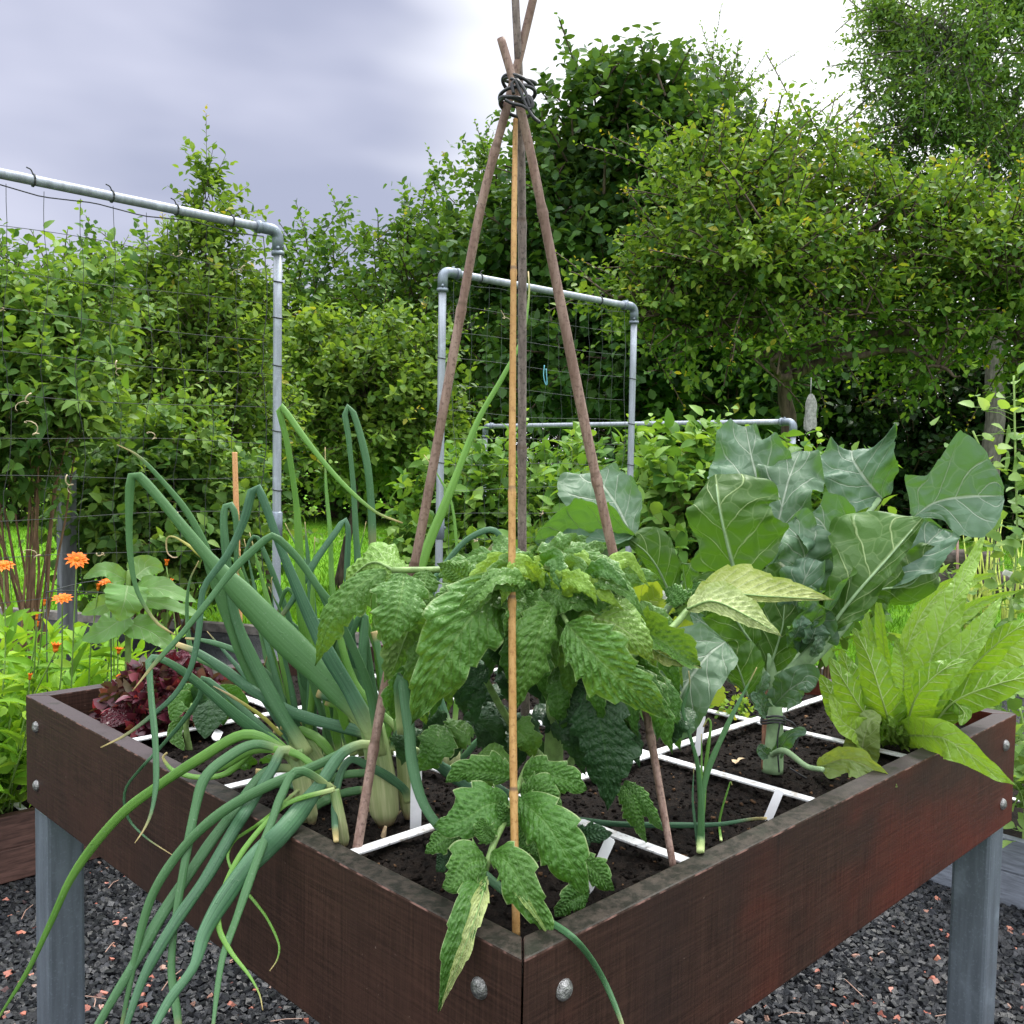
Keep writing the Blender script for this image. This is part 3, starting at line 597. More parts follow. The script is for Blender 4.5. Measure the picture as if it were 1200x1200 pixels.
f(D_, ON, [(356, 895), (325, 876), (275, 837), (240, 807), (207, 782), (185, 771), (175, 772), (175, 783), (178, 825), (182, 867), (183, 917), (178, 950), (170, 970), (158, 988)], [18, 19, 18, 16, 14, 12, 10, 9, 10, 10, 9, 8, 5, 1], dD-.03, dD-.22)
f(D_, ON, [(350, 895), (300, 845), (240, 795), (235, 815), (213, 847), (187, 877), (163, 903), (148, 923), (146, 943), (153, 963), (173, 983), (202, 1002)], [9, 9, 9, 9, 9, 8, 6, 5, 4, 4, 3, 1], dD, 1.35)
f(C_, ONL, [(348, 890), (312, 862), (295, 880), (266, 906), (233, 911), (203, 903), (191, 888), (196, 882)], [9, 11, 12, 11, 9, 8, 7, 3], dC+.03, dC+.06)
f(B_, ONL, [(390, 925), (350, 885), (300, 880), (262, 900), (235, 910)], [9, 11, 10, 8, 2], dB+.03, dB+.08)
f(A2, ON, [(479, 940), (474, 926), (456, 911), (430, 897), (413, 890), (404, 897), (397, 914), (392, 945), (394, 986)], [13, 13, 13, 13, 11, 11, 10, 10, 8], dA2-.02, dB-.02)
f(A2, ON, [(470, 860), (466, 800), (471, 792), (480, 857), (483, 893), (497, 943), (527, 983), (560, 1017), (590, 1043), (633, 1073), (673, 1100), (703, 1140), (728, 1197), (738, 1240)], [12, 14, 17, 17, 16, 15, 14, 13, 12, 11, 10, 9, 7, 5], 1.10, .82, dm=1.02)
f(E_, ON, [(560, 905), (605, 935), (657, 957), (693, 963), (733, 966), (790, 967), (842, 966), (880, 960), (898, 959)], [8, 10, 10, 10, 9, 9, 8, 6, 4], 1.25, 1.17)
f(A2, ON, [(484, 880), (515, 897), (548, 922), (562, 934)], [16, 17, 18, 14], dA2+.03, dA2+.05)
f(E_, ON, [(528, 900), (545, 885), (560, 868), (580, 858)], [8, 10, 9, 6], dE, dE)
f(E_, ON, [(534, 892), (548, 850), (560, 825)], [10, 10, 5], dE+.01, dE+.03)
for k, (x0, y0, x1, y1, w) in enumerate(((440, 905, 340, 935, 13), (430, 925, 345, 960, 14), (395, 930, 300, 905, 12), (388, 920, 352, 842, 11), (372, 940, 300, 920, 13), (452, 870, 452, 800, 14), (460, 880, 470, 790, 12), (447, 860, 438, 740, 12), (432, 868, 382, 822, 14), (426, 862, 372, 812, 16), (480, 900, 520, 862, 11), (400, 900, 330, 850, 15), (345, 900, 322, 855, 12))):
    f((A, B_, C_, D_)[k % 4], (ON, ONL)[k % 3 == 2], [(x0, y0), ((x0*.5+x1*.5)+6, (y0+y1)/2-10), (x1, y1)], [w*.8, w, w*.8], 1.25 if x0 > 395 else 1.36, 1.27 if x0 > 395 else 1.38)
tag(MB().tube(spline([P(x, y, 1.205) for x, y in [(470, 950), (458, 962), (450, 975)]], 8), .0012, 6).tube(spline([P(x, y, 1.16) for x, y in [(452, 968), (449, 985), (455, 1000), (462, 1018)]], 24), np.interp(np.linspace(0, 1, 24), [0, .25, .6, 1], [.002, .0045, .0035, .0006]), 8, .6).build('withered_leaf', DRY), 'straw coloured withered onion leaf lying across the white strip', 'dead leaf')
sh = thing('young_leek', 'small leek with four thin blades by the front board', 'leek', P(*soil_pt(819, 998)))
dl = soil_pt(819, 998)[2]
f(sh, ON, [(820, 998), (821, 950), (817, 895), (803, 845), (800, 830), (808, 803), (807, 786)], [11, 9, 8, 6, 5, 5, 1], dl, dl-.02); f(sh, ON, [(822, 998), (825, 920), (850, 855), (887, 782)], [9, 9, 8, 1], dl, dl+.02)
f(sh, ONL, [(821, 990), (827, 900), (833, 850), (830, 842), (824, 852)], [9, 7, 6, 5, 2], dl+.01, dl+.03); f(sh, ONL, [(820, 990), (822, 910), (822, 860)], [8, 5, 1], dl+.01, dl+.04); f(sh, ON, [(818, 994), (812, 940), (813, 900)], [5, 4, 1], dl+.01, dl+.03)
sp_ = thing('onion_seedling', 'single bent seedling shoot between the leek and the small label', 'seedling', P(*soil_pt(845, 985)))
f(sp_, ONL, [(845, 985), (843, 965), (847, 945), (854, 922), (856, 916), (858, 920)], [4, 3.5, 3.5, 3, 2.5, 1.5], 1.2, 1.2)
# ------------------------------------------------------------------ tomato
TV = dict(nv=12, k=3.4, vw=.09, mid=.05, rough=.42, spec=.35, bump=.32, cell=150, cellw=.16, cellc=.04, var=.10, vcol=.32)
TOM = leaf_mat('tomato_leaf', (.066, .168, .026), (.14, .28, .05), (.22, .34, .10), tr=.18, pale_edge=.35, crinkle=.35, trc=(.26, .46, .03), **TV)
TOMB = leaf_mat('tomato_leaf_old', (.052, .150, .022), (.20, .31, .09), (.15, .27, .07), tr=.16, pale_edge=.6, crinkle=.35, **TV)
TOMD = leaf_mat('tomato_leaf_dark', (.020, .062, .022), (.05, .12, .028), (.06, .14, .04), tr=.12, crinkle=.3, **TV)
TOMP = leaf_mat('tomato_leaf_pale', (.13, .26, .045), (.36, .44, .17), (.46, .53, .27), tr=.22, crinkle=.35, trc=(.36, .50, .05), **TV)
TOMY = leaf_mat('tomato_leaf_young', (.19, .34, .045), (.26, .38, .09), (.30, .42, .12), tr=.3, crinkle=.4, trc=(.4, .6, .03), **TV)
STM = plain('tomato_stem', (.17, .27, .085), .5, .35, var=.25, scale=90, bump=.3)
for m_ in (TOM, TOMB, TOMD, TOMP, TOMY): STALK[m_.name] = STM
tb = soil_pt(640, 968); tom = thing('tomato_plant', 'bushy tomato plant with puckered leaves inside the cane teepee', 'tomato plant', P(*tb))
d = tb[2]
stalk(tom, STM, [(640, 972, d), (648, 900, d-.01), (650, 820, d-.02), (640, 740, d-.02), (632, 675, d-.02)], 27, 15, 'main_stem', n=40)
stalk(tom, STM, [(646, 935, d), (680, 870, d), (700, 800, d-.03)], 11, 7); stalk(tom, STM, [(646, 900, d), (600, 850, d), (560, 780, d-.05)], 11, 7)
TK = dict(prof='tom', teeth=.28, nt=7, puck=.0034, nv=12, k=3.4, curl=-.25, fold=.10, wave=.10, N=62, K=12)
def tl(mat, pts, w, **k):
    kk = dict(TK); kk.update(k); return leaf(tom, mat, pts, w, **kk)
# left shoulder
stalk(tom, STM, [(632, 690, d-.02), (560, 668, 1.10), (500, 668, 1.06), (460, 668, 1.04)], 10, 7)
tl(TOM, [(470, 674, 1.06), (435, 660, 1.08), (398, 692, 1.10)], 66, up=False, roll=35, puck=.004, wl=.6, wr=1.0, curl=.3)
tl(TOM, [(452, 668, 1.04), (415, 690, 1.03), (385, 728, 1.03), (370, 780, 1.05)], 48, roll=30, curl=-.3, fold=-.2)
tl(TOM, [(474, 672, 1.02), (468, 710, .99), (458, 740, .985), (451, 762, .99)], 66, roll=0, fold=.2)
tl(TOMB, [(505, 694, 1.07), (480, 735, 1.07), (462, 780, 1.08), (450, 800, 1.09)], 62, up=False, roll=-30, curl=.2)
tl(TOM, [(500, 668, 1.05), (490, 700, 1.03), (478, 720, 1.03)], 40, roll=20)
# the big one in front
tl(TOM, [(600, 692, 1.02), (570, 706, .99), (543, 735, .965), (513, 785, .96), (482, 850, .975)], 90, roll=-6, fold=.06, curl=-.15, teeth=.2, nt=6, puck=.0048, wave=.16, N=110, K=20)
tl(TOM, [(590, 694, 1.02), (604, 720, .98), (590, 750, .98)], 40, roll=-50, curl=-.4, up=True)
tl(TOM, [(545, 700, 1.02), (520, 703, 1.0), (503, 716, 1.0)], 36, roll=20); tl(TOM, [(555, 690, 1.02), (535, 672, 1.01), (512, 660, 1.0)], 36, roll=10)
# top crown of young crumpled leaves
for a in [((555, 690, 1.07), (540, 668, 1.05), (512, 676, 1.03), 34, 25), ((600, 680, 1.08), (560, 660, 1.05), (520, 672, 1.03), 32, 35), ((605, 675, 1.08), (575, 655, 1.1), (540, 650, 1.12), 34, 20), ((640, 665, 1.08), (690, 655, 1.06), (735, 690, 1.04), 32, -25), ((650, 680, 1.06), (700, 675, 1.03), (745, 704, 1.0), 32, -20), ((650, 672, 1.1), (690, 645, 1.13), (715, 640, 1.16), 34, -15), ((640, 690, 1.05), (660, 700, 1.02), (690, 715, 1.0), 44, -20), ((630, 690, 1.05), (600, 700, 1.02), (572, 690, 1.0), 40, 20), ((640, 670, 1.12), (660, 645, 1.15), (690, 628, 1.18), 44, 10), ((610, 700, 1.04), (625, 715, 1.01), (628, 735, 1.0), 42, 0), ((655, 700, 1.05), (690, 690, 1.02), (720, 720, 1.0), 42, -30), ((660, 690, 1.06), (735, 655, 1.10), (762, 690, 1.1), 30, -35), ((600, 668, 1.12), (590, 640, 1.15), (575, 628, 1.17), 34, 20), ((690, 670, 1.12), (740, 672, 1.14), (775, 680, 1.15), 42, -10)]:
    tl(TOM if a[3] > 31 else TOMY, a[:3], a[3], roll=a[4], N=44, K=9, puck=.0032, wave=.2, fold=.15)
rt_ = np.random.default_rng(5)
for k in range(26):
    x = rt_.uniform(560, 720); y = rt_.uniform(652, 700)+abs(x-635)*.12; a = rt_.uniform(-.6, 3.7); L = rt_.uniform(22, 44); dd = rt_.uniform(1.02, 1.16)
    tl(TOMY if rt_.random() < .6 else TOM, [(x, y, dd), (x+cos(a)*L*.5, y-abs(sin(a))*L*.35, dd-.01), (x+cos(a)*L, y-sin(a)*L*.2+6, dd-.015)], rt_.uniform(16, 30), roll=rt_.uniform(-50, 50), N=26, K=6, puck=.0022, wave=.25)
for k in range(14):
    x = rt_.uniform(600, 668); dd = rt_.uniform(1.02, 1.1); tl(TOMY, [(x, 690, dd), (x+rt_.uniform(-8, 8), 675, dd), (x+rt_.uniform(-18, 18), rt_.uniform(650, 668), dd)], rt_.uniform(8, 13), roll=rt_.uniform(-60, 60), N=16, K=4, puck=.001)
# right side
stalk(tom, STM, [(638, 700, d-.05), (655, 714, 1.03), (665, 730, 1.0)], 7, 5)
tl(TOM, [(648, 708, 1.01), (632, 740, .98), (618, 790, .975), (605, 832, .985)], 56, roll=-22, curl=-.3, puck=.0036)
tl(TOM, [(664, 730, .985), (690, 760, .955), (730, 798, .945), (786, 843, .955)], 74, roll=14, fold=.04, curl=-.12, puck=.0046, N=100, K=18)
tl(TOMP, [(678, 722, 1.02), (718, 730, .99), (752, 755, .98), (766, 778, .99)], 60, roll=-12, fold=-.2, curl=-.2, wl=1.1, teeth=.15)
tl(TOMP, [(690, 705, 1.05), (730, 715, 1.02), (760, 740, 1.0)], 36, roll=-10, fold=-.1)
tl(TOM, [(745, 738, 1.06), (770, 748, 1.03), (800, 768, 1.02), (822, 782, 1.03)], 44, roll=-15, fold=.7, curl=.5)
tl(TOMP, [(742, 745, 1.05), (780, 770, 1.02), (822, 783, 1.02)], 26, roll=-35, up=False, wl=.4)
stalk(tom, STM, [(690, 790, 1.08), (745, 765, 1.1), (785, 738, 1.12), (806, 715, 1.14)], 10, 8, n=28)
tl(TOMP, [(805, 714, 1.13), (835, 705, 1.12), (875, 722, 1.11), (917, 746, 1.11)], 50, up=False, roll=-28, fold=.35, wl=1.2, wr=.55, teeth=.12)
tl(TOMP, [(812, 712, 1.15), (850, 697, 1.14), (900, 699, 1.13), (978, 703, 1.13)], 46, up=False, roll=-10, fold=.35, wl=1.5, wr=.3, teeth=.14)
tl(TOMB, [(800, 708, 1.14), (790, 695, 1.15), (778, 690, 1.16)], 32, roll=20); tl(TOMB, [(808, 706, 1.15), (818, 692, 1.16), (812, 680, 1.17)], 26)
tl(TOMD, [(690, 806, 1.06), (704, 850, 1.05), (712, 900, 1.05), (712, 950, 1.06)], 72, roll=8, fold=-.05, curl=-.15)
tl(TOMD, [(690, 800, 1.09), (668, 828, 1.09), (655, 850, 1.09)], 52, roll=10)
tl(TOMB, [(728, 920, 1.12), (742, 945, 1.11), (758, 989, 1.12)], 26, roll=-20, fold=-.4); tl(TOMB, [(732, 915, 1.13), (752, 935, 1.12), (778, 975, 1.12)], 26, roll=-20, fold=-.4)
# the low compound leaf hanging over the front corner
stalk(tom, STM, [(646, 900, d), (622, 893, 1.05), (606, 925, .99), (592, 960, .95), (576, 995, .92), (569, 1020, .91)], 9, 7, n=30)
LK = dict(puck=.0032, teeth=.30, nt=4.4, prof='ovate')
tl(TOMB, [(600, 910, 1.0), (570, 905, .985), (545, 905, .985), (522, 917, .99)], 44, roll=-5, wl=.6, **LK)
tl(TOMB, [(612, 910, 1.0), (640, 908, .98), (665, 915, .975), (688, 926, .98)], 46, roll=0, **LK)
tl(TOMB, [(596, 940, .96), (570, 944, .935), (540, 962, .925), (508, 968, .93)], 64, roll=8, **LK)
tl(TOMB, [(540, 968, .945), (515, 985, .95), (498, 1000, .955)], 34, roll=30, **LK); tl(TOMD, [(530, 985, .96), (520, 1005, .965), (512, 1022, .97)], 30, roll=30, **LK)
tl(TOMB, [(608, 935, .97), (640, 965, .93), (668, 1010, .915), (688, 1050, .92)], 62, roll=10, wr=1.1, fold=.05, **LK)
tl(TOMB, [(610, 930, .98), (635, 930, .97), (658, 948, .965)], 44, roll=0, **LK)
tl(TOMB, [(606, 958, .96), (590, 952, .94), (586, 938, .94)], 26, **LK)
tl(TOMB, [(578, 985, .92), (566, 972, .915), (565, 958, .92)], 26, **LK)
tl(TOMB, [(570, 1008, .91), (550, 1012, .895), (530, 1035, .885), (518, 1040, .885)], 48, roll=10, wr=1.1, **LK)
tl(TOMB, [(576, 1000, .91), (596, 1012, .885), (622, 1055, .87), (648, 1103, .865)], 46, roll=6, fold=.12, **LK)
tl(TOMB, [(580, 1006, .905), (598, 1035, .88), (622, 1065, .866), (646, 1102, .862)], 11, up=False, roll=-25, fold=0, puck=.002)
tl(TOMB, [(566, 1022, .905), (548, 1060, .86), (534, 1110, .84), (513, 1187, .835)], 40, roll=6, fold=.3, wl=.9, wr=.9, puck=.003, teeth=.2, nt=5)
tl(TOMP, [(570, 1028, .90), (560, 1065, .853), (542, 1115, .832), (516, 1184, .829)], 22, up=False, roll=-30, puck=.0025, teeth=.3, nt=5)
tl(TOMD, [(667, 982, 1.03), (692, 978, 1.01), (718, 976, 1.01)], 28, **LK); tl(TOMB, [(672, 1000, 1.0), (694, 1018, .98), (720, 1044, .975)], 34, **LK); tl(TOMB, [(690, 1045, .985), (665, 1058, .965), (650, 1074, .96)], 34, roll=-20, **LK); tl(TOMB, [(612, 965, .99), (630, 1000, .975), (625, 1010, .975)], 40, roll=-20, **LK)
stalk(tom, STM, [(646, 960, d), (655, 985, 1.04), (680, 1000, 1.0), (690, 1046, .985)], 5, 3)
# inner leaves in the dark leaf green, painting the shade inside the bush
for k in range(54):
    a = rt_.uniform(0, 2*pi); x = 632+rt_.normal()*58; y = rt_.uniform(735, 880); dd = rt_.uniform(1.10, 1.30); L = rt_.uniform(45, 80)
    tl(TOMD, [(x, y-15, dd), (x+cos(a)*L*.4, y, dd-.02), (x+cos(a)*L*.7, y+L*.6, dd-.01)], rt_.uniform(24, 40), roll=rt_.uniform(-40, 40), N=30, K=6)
# middle layer of drooping leaves that closes the bush
for k in range(34):
    x = rt_.uniform(478, 775); dx = (x-630)/150; y = 700+abs(dx)*22+rt_.uniform(-5, 95); dd = 1.06+rt_.uniform(0, .1); L = rt_.uniform(55, 95)
    tl((TOM, TOMB, TOMB)[k % 3], [(x-dx*20, y-12, dd), (x+dx*10, y+L*.25, dd-.02), (x+dx*22, y+L*.62, dd-.02), (x+dx*26+rt_.uniform(-8, 8), y+L, dd-.005)], rt_.uniform(26, 40), roll=rt_.uniform(-30, 30), N=42, K=8)
# drooping ring of narrow leaflets under the growing tip
for k in range(40):
    a = rt_.uniform(-.25, pi+.25); L = rt_.uniform(48, 95); x0 = 636+cos(a)*rt_.uniform(8, 50); y0 = 686-sin(a)*14+rt_.uniform(-8, 18); sx = cos(a)*L; dd = rt_.uniform(1.0, 1.12)-.05*max(0, .5-sin(a))
    tl((TOM, TOMY, TOM, TOMB)[k % 4], [(x0, y0, dd), (x0+sx*.4, y0-10-8*sin(a), dd-.02), (x0+sx*.8, y0+2+rt_.uniform(0, 14), dd-.035), (x0+sx, y0+L*.22+rt_.uniform(0, 18), dd-.035)], rt_.uniform(19, 29), roll=cos(a)*-25+rt_.uniform(-25, 25), fold=.3, N=44, K=8, puck=.0026, teeth=.34)
for x, y, x1, y1, w, dd in ((520, 850, 490, 905, 46, 1.1), (545, 845, 515, 880, 40, 1.12), (470, 800, 500, 850, 30, 1.15), (580, 870, 560, 930, 40, 1.1), (735, 820, 760, 800, 30, 1.1), (600, 850, 625, 890, 40, 1.12)):
    tl(TOM if w < 42 else TOMB, [(x, y, dd), ((x+x1)/2+4, (y+y1)/2-4, dd-.02), (x1, y1, dd-.01)], w, roll=15, N=36, K=8)
# ------------------------------------------------------------------ cauliflower
CB = leaf_mat('cauliflower_leaf', (.080, .152, .102), (.044, .108, .018), (.40, .46, .36), nv=4.2, k=1.5, vw=.05, mid=.055, tr=.22, rough=.5, spec=.3, bump=.5, cell=30, cellw=.035, cellc=.22, fine=90, crinkle=.25, var=.22, trc=(.15, .36, .015), veinb=(.30, .40, .17), vcol=.6)
CST = plain('cauliflower_stem', (.22, .33, .17), .5, .3, var=.2, scale=50, bump=.15)
CY = leaf_mat('cauliflower_leaf_yellowing', (.21, .31, .10), (.19, .28, .08), (.36, .42, .2), nv=5, k=1.6, vw=.05, tr=.3, rough=.5, bump=.4, cell=60, cellw=.05, fine=70, var=.5, trc=(.36, .45, .04))
STALK[CB.name] = STALK[CY.name] = CST
cb = soil_pt(905, 902); dc = cb[2]
cau = thing('cauliflower_plant', 'tall cauliflower plant with blue green leaves tied to a brown stake', 'cauliflower plant', P(*cb))
stalk(cau, CST, [(905, 905, dc), (908, 860, dc), (908, 815, dc), (904, 785, dc), (903, 765, dc)], 25, 9, 'main_stem', n=24, sides=14)
CK = dict(prof='cabbage', teeth=.05, nt=5, wave=.24, wf=2.4, N=64, K=15, fold=.22, curl=.22, puck=.0020, nv=4.2, k=1.5)
def cl(pts, w, mat=CB, par=None, **k):
    kk = dict(CK); kk.update(k); return leaf(par or cau, mat, pts, w, **kk)
def st(*p, a=12, b=9, par=None): stalk(par or cau, CST, p, a, b, n=26)
st((897, 800, dc), (880, 760, dc-.02), (868, 715, dc-.03), (864, 675, dc-.05), a=12, b=9)
cl([(866, 688, 1.37), (853, 640, 1.35), (843, 595, 1.34), (838, 556, 1.37)], 100, up=False, roll=-6, fold=.16, curl=.2, wave=.16, prof=([.08, .8, 1.05, .72, .84, .78, .74, .6, .2], [.1, .85, 1.2, 1.42, 1.25, 1.2, 1.35, 1.3, .75]))
st((905, 800, dc), (920, 740, dc+.06), (915, 690, dc+.12), (905, 640, dc+.16))
cl([(908, 650, dc+.15), (895, 590, dc+.15), (882, 540, dc+.18), (874, 500, dc+.22)], 112, roll=10, wave=.26, prof=([.1, .5, .8, 1.0, 1.1, .9, .7, .3], [.1, .6, .8, .9, .7, .62, .45, .2]))
cl([(900, 665, dc+.10), (915, 600, dc+.10), (925, 560, dc+.12), (938, 528, dc+.15)], 78, roll=-24, wave=.36, curl=-.3)
st((912, 790, dc+.02), (940, 720, dc+.1), (990, 640, dc+.14), (1030, 585, dc+.18), a=10, b=7)
cl([(1034, 584, dc+.18), (1015, 562, dc+.18), (1000, 540, dc+.2), (998, 528, dc+.22)], 84, roll=4, prof=([.2, .9, 1.1, .9, .95, .5], [.2, .8, 1.0, 1.25, 1.3, .6]), wave=.2, fold=.25)
st((915, 800, dc-.03), (950, 765, dc-.06), (1000, 700, dc-.08), (1040, 655, dc-.08), (1078, 610, dc-.08), a=17, b=8)
cl([(962, 750, dc-.075), (1000, 700, dc-.095), (1040, 655, dc-.095), (1081, 607, dc-.09)], 100, up=False, roll=-8, fold=.2, wave=.12, N=70, prof=([.06, .2, .55, .75, .85, 1.15, 1.62, 1.72, 1.5, 1.0, .1], [.05, .15, .3, .42, .4, .35, .3, .28, .22, .15, .05]))
st((925, 800, dc+.0), (985, 740, dc), (1040, 665, dc+.03), (1072, 606, dc+.04), a=10, b=7)
cl([(1070, 606, dc+.03), (1098, 588, dc+.02), (1135, 582, dc+.0), (1176, 581, dc+.0)], 100, roll=-10, fold=.3, wave=.05, curl=.0, N=70, prof=([.1, .42, .95, .62, .85, 1.15, 1.42, 1.25, 1.0, .7, .15], [.06, .2, .4, .6, .8, .95, .98, .9, .72, .5, .1]))
st((915, 795, dc+.04), (960, 740, dc+.08), (1020, 690, dc+.1), a=8, b=6)
cl([(1015, 692, dc+.09), (1050, 668, dc+.07), (1078, 645, dc+.07), (1104, 620, dc+.09)], 80, roll=-30, fold=.25, wave=.14)
cl([(1000, 700, dc+.06), (1035, 690, dc+.04), (1070, 682, dc+.05), (1096, 640, dc+.06)], 56, up=False, roll=20)
st((905, 780, dc+.03), (945, 715, dc+.04), (978, 665, dc+.04), a=9, b=7)
cl([(982, 672, dc+.04), (975, 640, dc+.01), (965, 615, dc+.01), (950, 602, dc+.03)], 74, roll=14, wave=.3)
cl([(950, 700, dc+.02), (945, 660, dc), (935, 630, dc), (920, 615, dc+.02)], 66, roll=25, wave=.34)
cl([(930, 730, dc), (935, 700, dc-.03), (945, 675, dc-.04), (955, 655, dc-.03)], 46, roll=-20, wave=.4); cl([(900, 740, dc+.02), (915, 690, dc-.01), (930, 670, dc-.02)], 60, up=False, roll=10, wave=.3)
cl([(938, 760, dc-.02), (958, 735, dc-.07), (985, 700, dc-.08), (1003, 668, dc-.07)], 60, roll=55, wave=.22); cl([(930, 760, dc-.03), (950, 730, dc-.08), (975, 715, dc-.1)], 50, roll=30, wave=.25)
cl([(885, 760, dc-.03), (868, 735, dc-.05), (845, 700, dc-.06), (812, 690, dc-.05)], 66, up=False, roll=5)
cl([(900, 790, dc), (917, 735, dc-.02), (920, 700, dc-.02)], 60, roll=0, up=False, wave=.05); cl([(880, 770, dc+.05), (895, 720, dc+.08), (900, 680, dc+.1)], 70, roll=0, up=False)
st((893, 830, dc-.02), (872, 805, dc-.06), (850, 790, dc-.09), (848, 762, dc-.1), a=11, b=8)
cl([(850, 752, dc-.16), (828, 770, dc-.19), (800, 810, dc-.21), (778, 868, dc-.20)], 92, roll=12, fold=.08, wl=.85, wr=1.1, wave=.05, prof='round')
cl([(876, 815, dc-.09), (868, 790, dc-.12), (860, 770, dc-.13), (852, 752, dc-.13)], 58, up=False, roll=-12, wl=.7, wave=.1)
cl([(908, 826, dc-.05), (925, 808, dc-.08), (945, 798, dc-.10), (955, 805, dc-.11)], 42, roll=-10, wave=.25)
cl([(893, 824, dc-.03), (890, 800, dc-.06), (893, 788, dc-.07)], 26, roll=-40); cl([(898, 838, dc-.05), (890, 825, dc-.08), (880, 815, dc-.09)], 22, roll=30)
for x, y, w in ((892, 800, 14), (935, 735, 26), (952, 742, 30), (955, 757, 16), (945, 700, 22)):
    cl([(x-4, y+12, dc-.09), (x+2, y, dc-.10), (x+6, y-14, dc-.10)], w, roll=30, prof='round', N=20, K=6)
st((905, 884, dc-.01), (920, 880, dc-.05), (945, 898, dc-.07), (965, 902, dc-.09), a=8, b=6)
cl([(958, 899, 1.39), (990, 890, 1.36), (1020, 900, 1.335), (1052, 922, 1.32)], 36, mat=CY, roll=20, wave=.22, prof='ovate', teeth=.12, nt=4)
cl([(905, 890, dc), (925, 862, dc-.03), (945, 855, dc-.03)], 18, roll=20, prof='round'); cl([(900, 885, dc-.02), (894, 880, dc-.03), (890, 872, dc-.03)], 16, prof='round')
yl = thing('lettuce_seedling', 'single broad yellow green leaf behind the blank white label', 'seedling', P(*soil_pt(1012, 892)))
leaf(yl, CY, [(1010, 890, 1.47), (1012, 868, 1.46), (1020, 845, 1.46), (1032, 838, 1.47)], 40, prof='strap', roll=-10, fold=.3, wave=.05)
tag(MB().tube(spline([P(*soil_pt(895, 902)), P(897, 800, 1.47), P(904, 690, 1.46)], 30), .0036, 10).build('plant_stake', plain('brown_bamboo', (.17, .075, .04), .55, .3, scale=120, var=.35), loc=P(*soil_pt(895, 902))), 'thin brown bamboo stake behind the cauliflower stem', 'stake')
tw = MB(); 
a = np.linspace(0, 2*pi, 30); c0 = P(906, 842, dc)
for o in (-.004, .0, .005): tw.tube(c0+np.stack([np.cos(a)*.017, np.sin(a)*.017, o+.003*np.sin(a*2)], -1), .0017, 6)
for path in ([(918, 842), (930, 848), (936, 862), (930, 880)], [(914, 846), (911, 870), (913, 905)], [(893, 840), (880, 835), (872, 825)], [(925, 900), (945, 912), (968, 922)]): tw.tube(spline([P(x, y, dc-.024) for x, y in path], 20), .0013, 6)
tag(tw.build('string_tie', RUB, loc=c0), 'thin black string tying the cauliflower stem to its stake', 'string')
# second cauliflower further back, behind the tomato
k2 = on(708, 812, 2, .77); d2 = depth_of(k2); ca2 = thing('cauliflower_plant', 'second cauliflower standing behind the tomato, one huge folded leaf behind the thick cane', 'cauliflower plant', k2)
stalk(ca2, CST, [(708, 815, d2), (709, 740, d2), (712, 690, d2-.02)], 26, 16, 'main_stem')
st((712, 700, d2-.02), (711, 655, d2-.05), (704, 636, d2-.08), (668, 640, d2-.10), a=12, b=14, par=ca2)
cl([(748, 632, d2-.14), (715, 628, d2-.12), (670, 626, d2-.12), (626, 634, d2-.14)], 124, roll=-38, wl=.25, wr=1.15, par=ca2, fold=.15, wave=.08, prof='round')
cl([(742, 630, d2-.13), (722, 590, d2-.07), (705, 565, d2-.03), (700, 552, d2-.0)], 104, roll=10, wl=1.05, wr=.6, par=ca2, fold=.1, wave=.1)
cl([(742, 628, d2-.15), (710, 636, d2-.19), (672, 640, d2-.19), (636, 640, d2-.17)], 44, roll=60, par=ca2, wave=.12)
cl([(787, 700, d2-.12), (772, 668, d2-.14), (758, 648, d2-.15), (738, 632, d2-.15)], 62, up=False, roll=-5, wl=.35, wr=1.0, par=ca2, wave=.08)
st((715, 720, d2-.05), (760, 740, d2-.08), (788, 705, d2-.12), a=10, b=8, par=ca2)
cl([(815, 720, d2-.1), (805, 690, d2-.12), (800, 660, d2-.13)], 40, up=False, roll=-60, par=ca2); cl([(800, 705, d2-.05), (830, 690, d2-.05), (850, 672, d2-.04), (862, 665, d2-.03)], 40, up=False, roll=0, par=ca2)
st((760, 800, d2), (840, 760, d2-.05), (865, 735, d2-.08), a=10, b=7, par=ca2); cl([(845, 742, d2-.1), (825, 730, d2-.13), (808, 720, d2-.14)], 40, roll=30, par=ca2)
# ------------------------------------------------------------------ endive
EN = leaf_mat('endive_leaf', (.215, .375, .062), (.145, .290, .034), (.50, .60, .30), nv=11, k=1.3, vw=.09, mid=.075, tr=.24, rough=.42, spec=.35, bump=.4, cell=75, cellw=.1, cellc=.03, crinkle=.15, trc=(.36, .60, .02), var=.15, vcol=.5)
STALK[EN.name] = plain('endive_rib', (.34, .46, .16), .45, .35, var=.15)
eb = soil_pt(1060, 872); de = eb[2]
end = thing('endive_plant', 'large light green endive with long pointed leaves in the right corner', 'endive', P(*eb))
def el(pts, w, **k):
    kk = dict(prof='lance', fold=.3, wave=.12, wf=3.2, teeth=.05, nt=8, puck=.0013, nv=11, k=1.3, N=70, K=10, curl=.05); kk.update(k); return leaf(end, EN, pts, w*.84, **kk)
el([(1066, 855, de), (1088, 780, de-.02), (1118, 700, de-.01), (1140, 655, de+.01), (1154, 624, de+.02)], 56, roll=-8, prof=([.3, .6, .9, 1.0, .95, .8, .6, .4, .3, .2, .05], [.3, .7, 1.0, 1.0, .95, .85, .7, .55, .4, .25, .05]))
el([(1075, 850, de), (1110, 790, de-.05), (1150, 735, de-.06), (1176, 697, de-.05)], 44, roll=-6)
el([(1060, 858, de-.03), (1075, 815, de-.1), (1105, 785, de-.13), (1138, 772, de-.14)], 58, roll=-10, up=False, prof='lance')
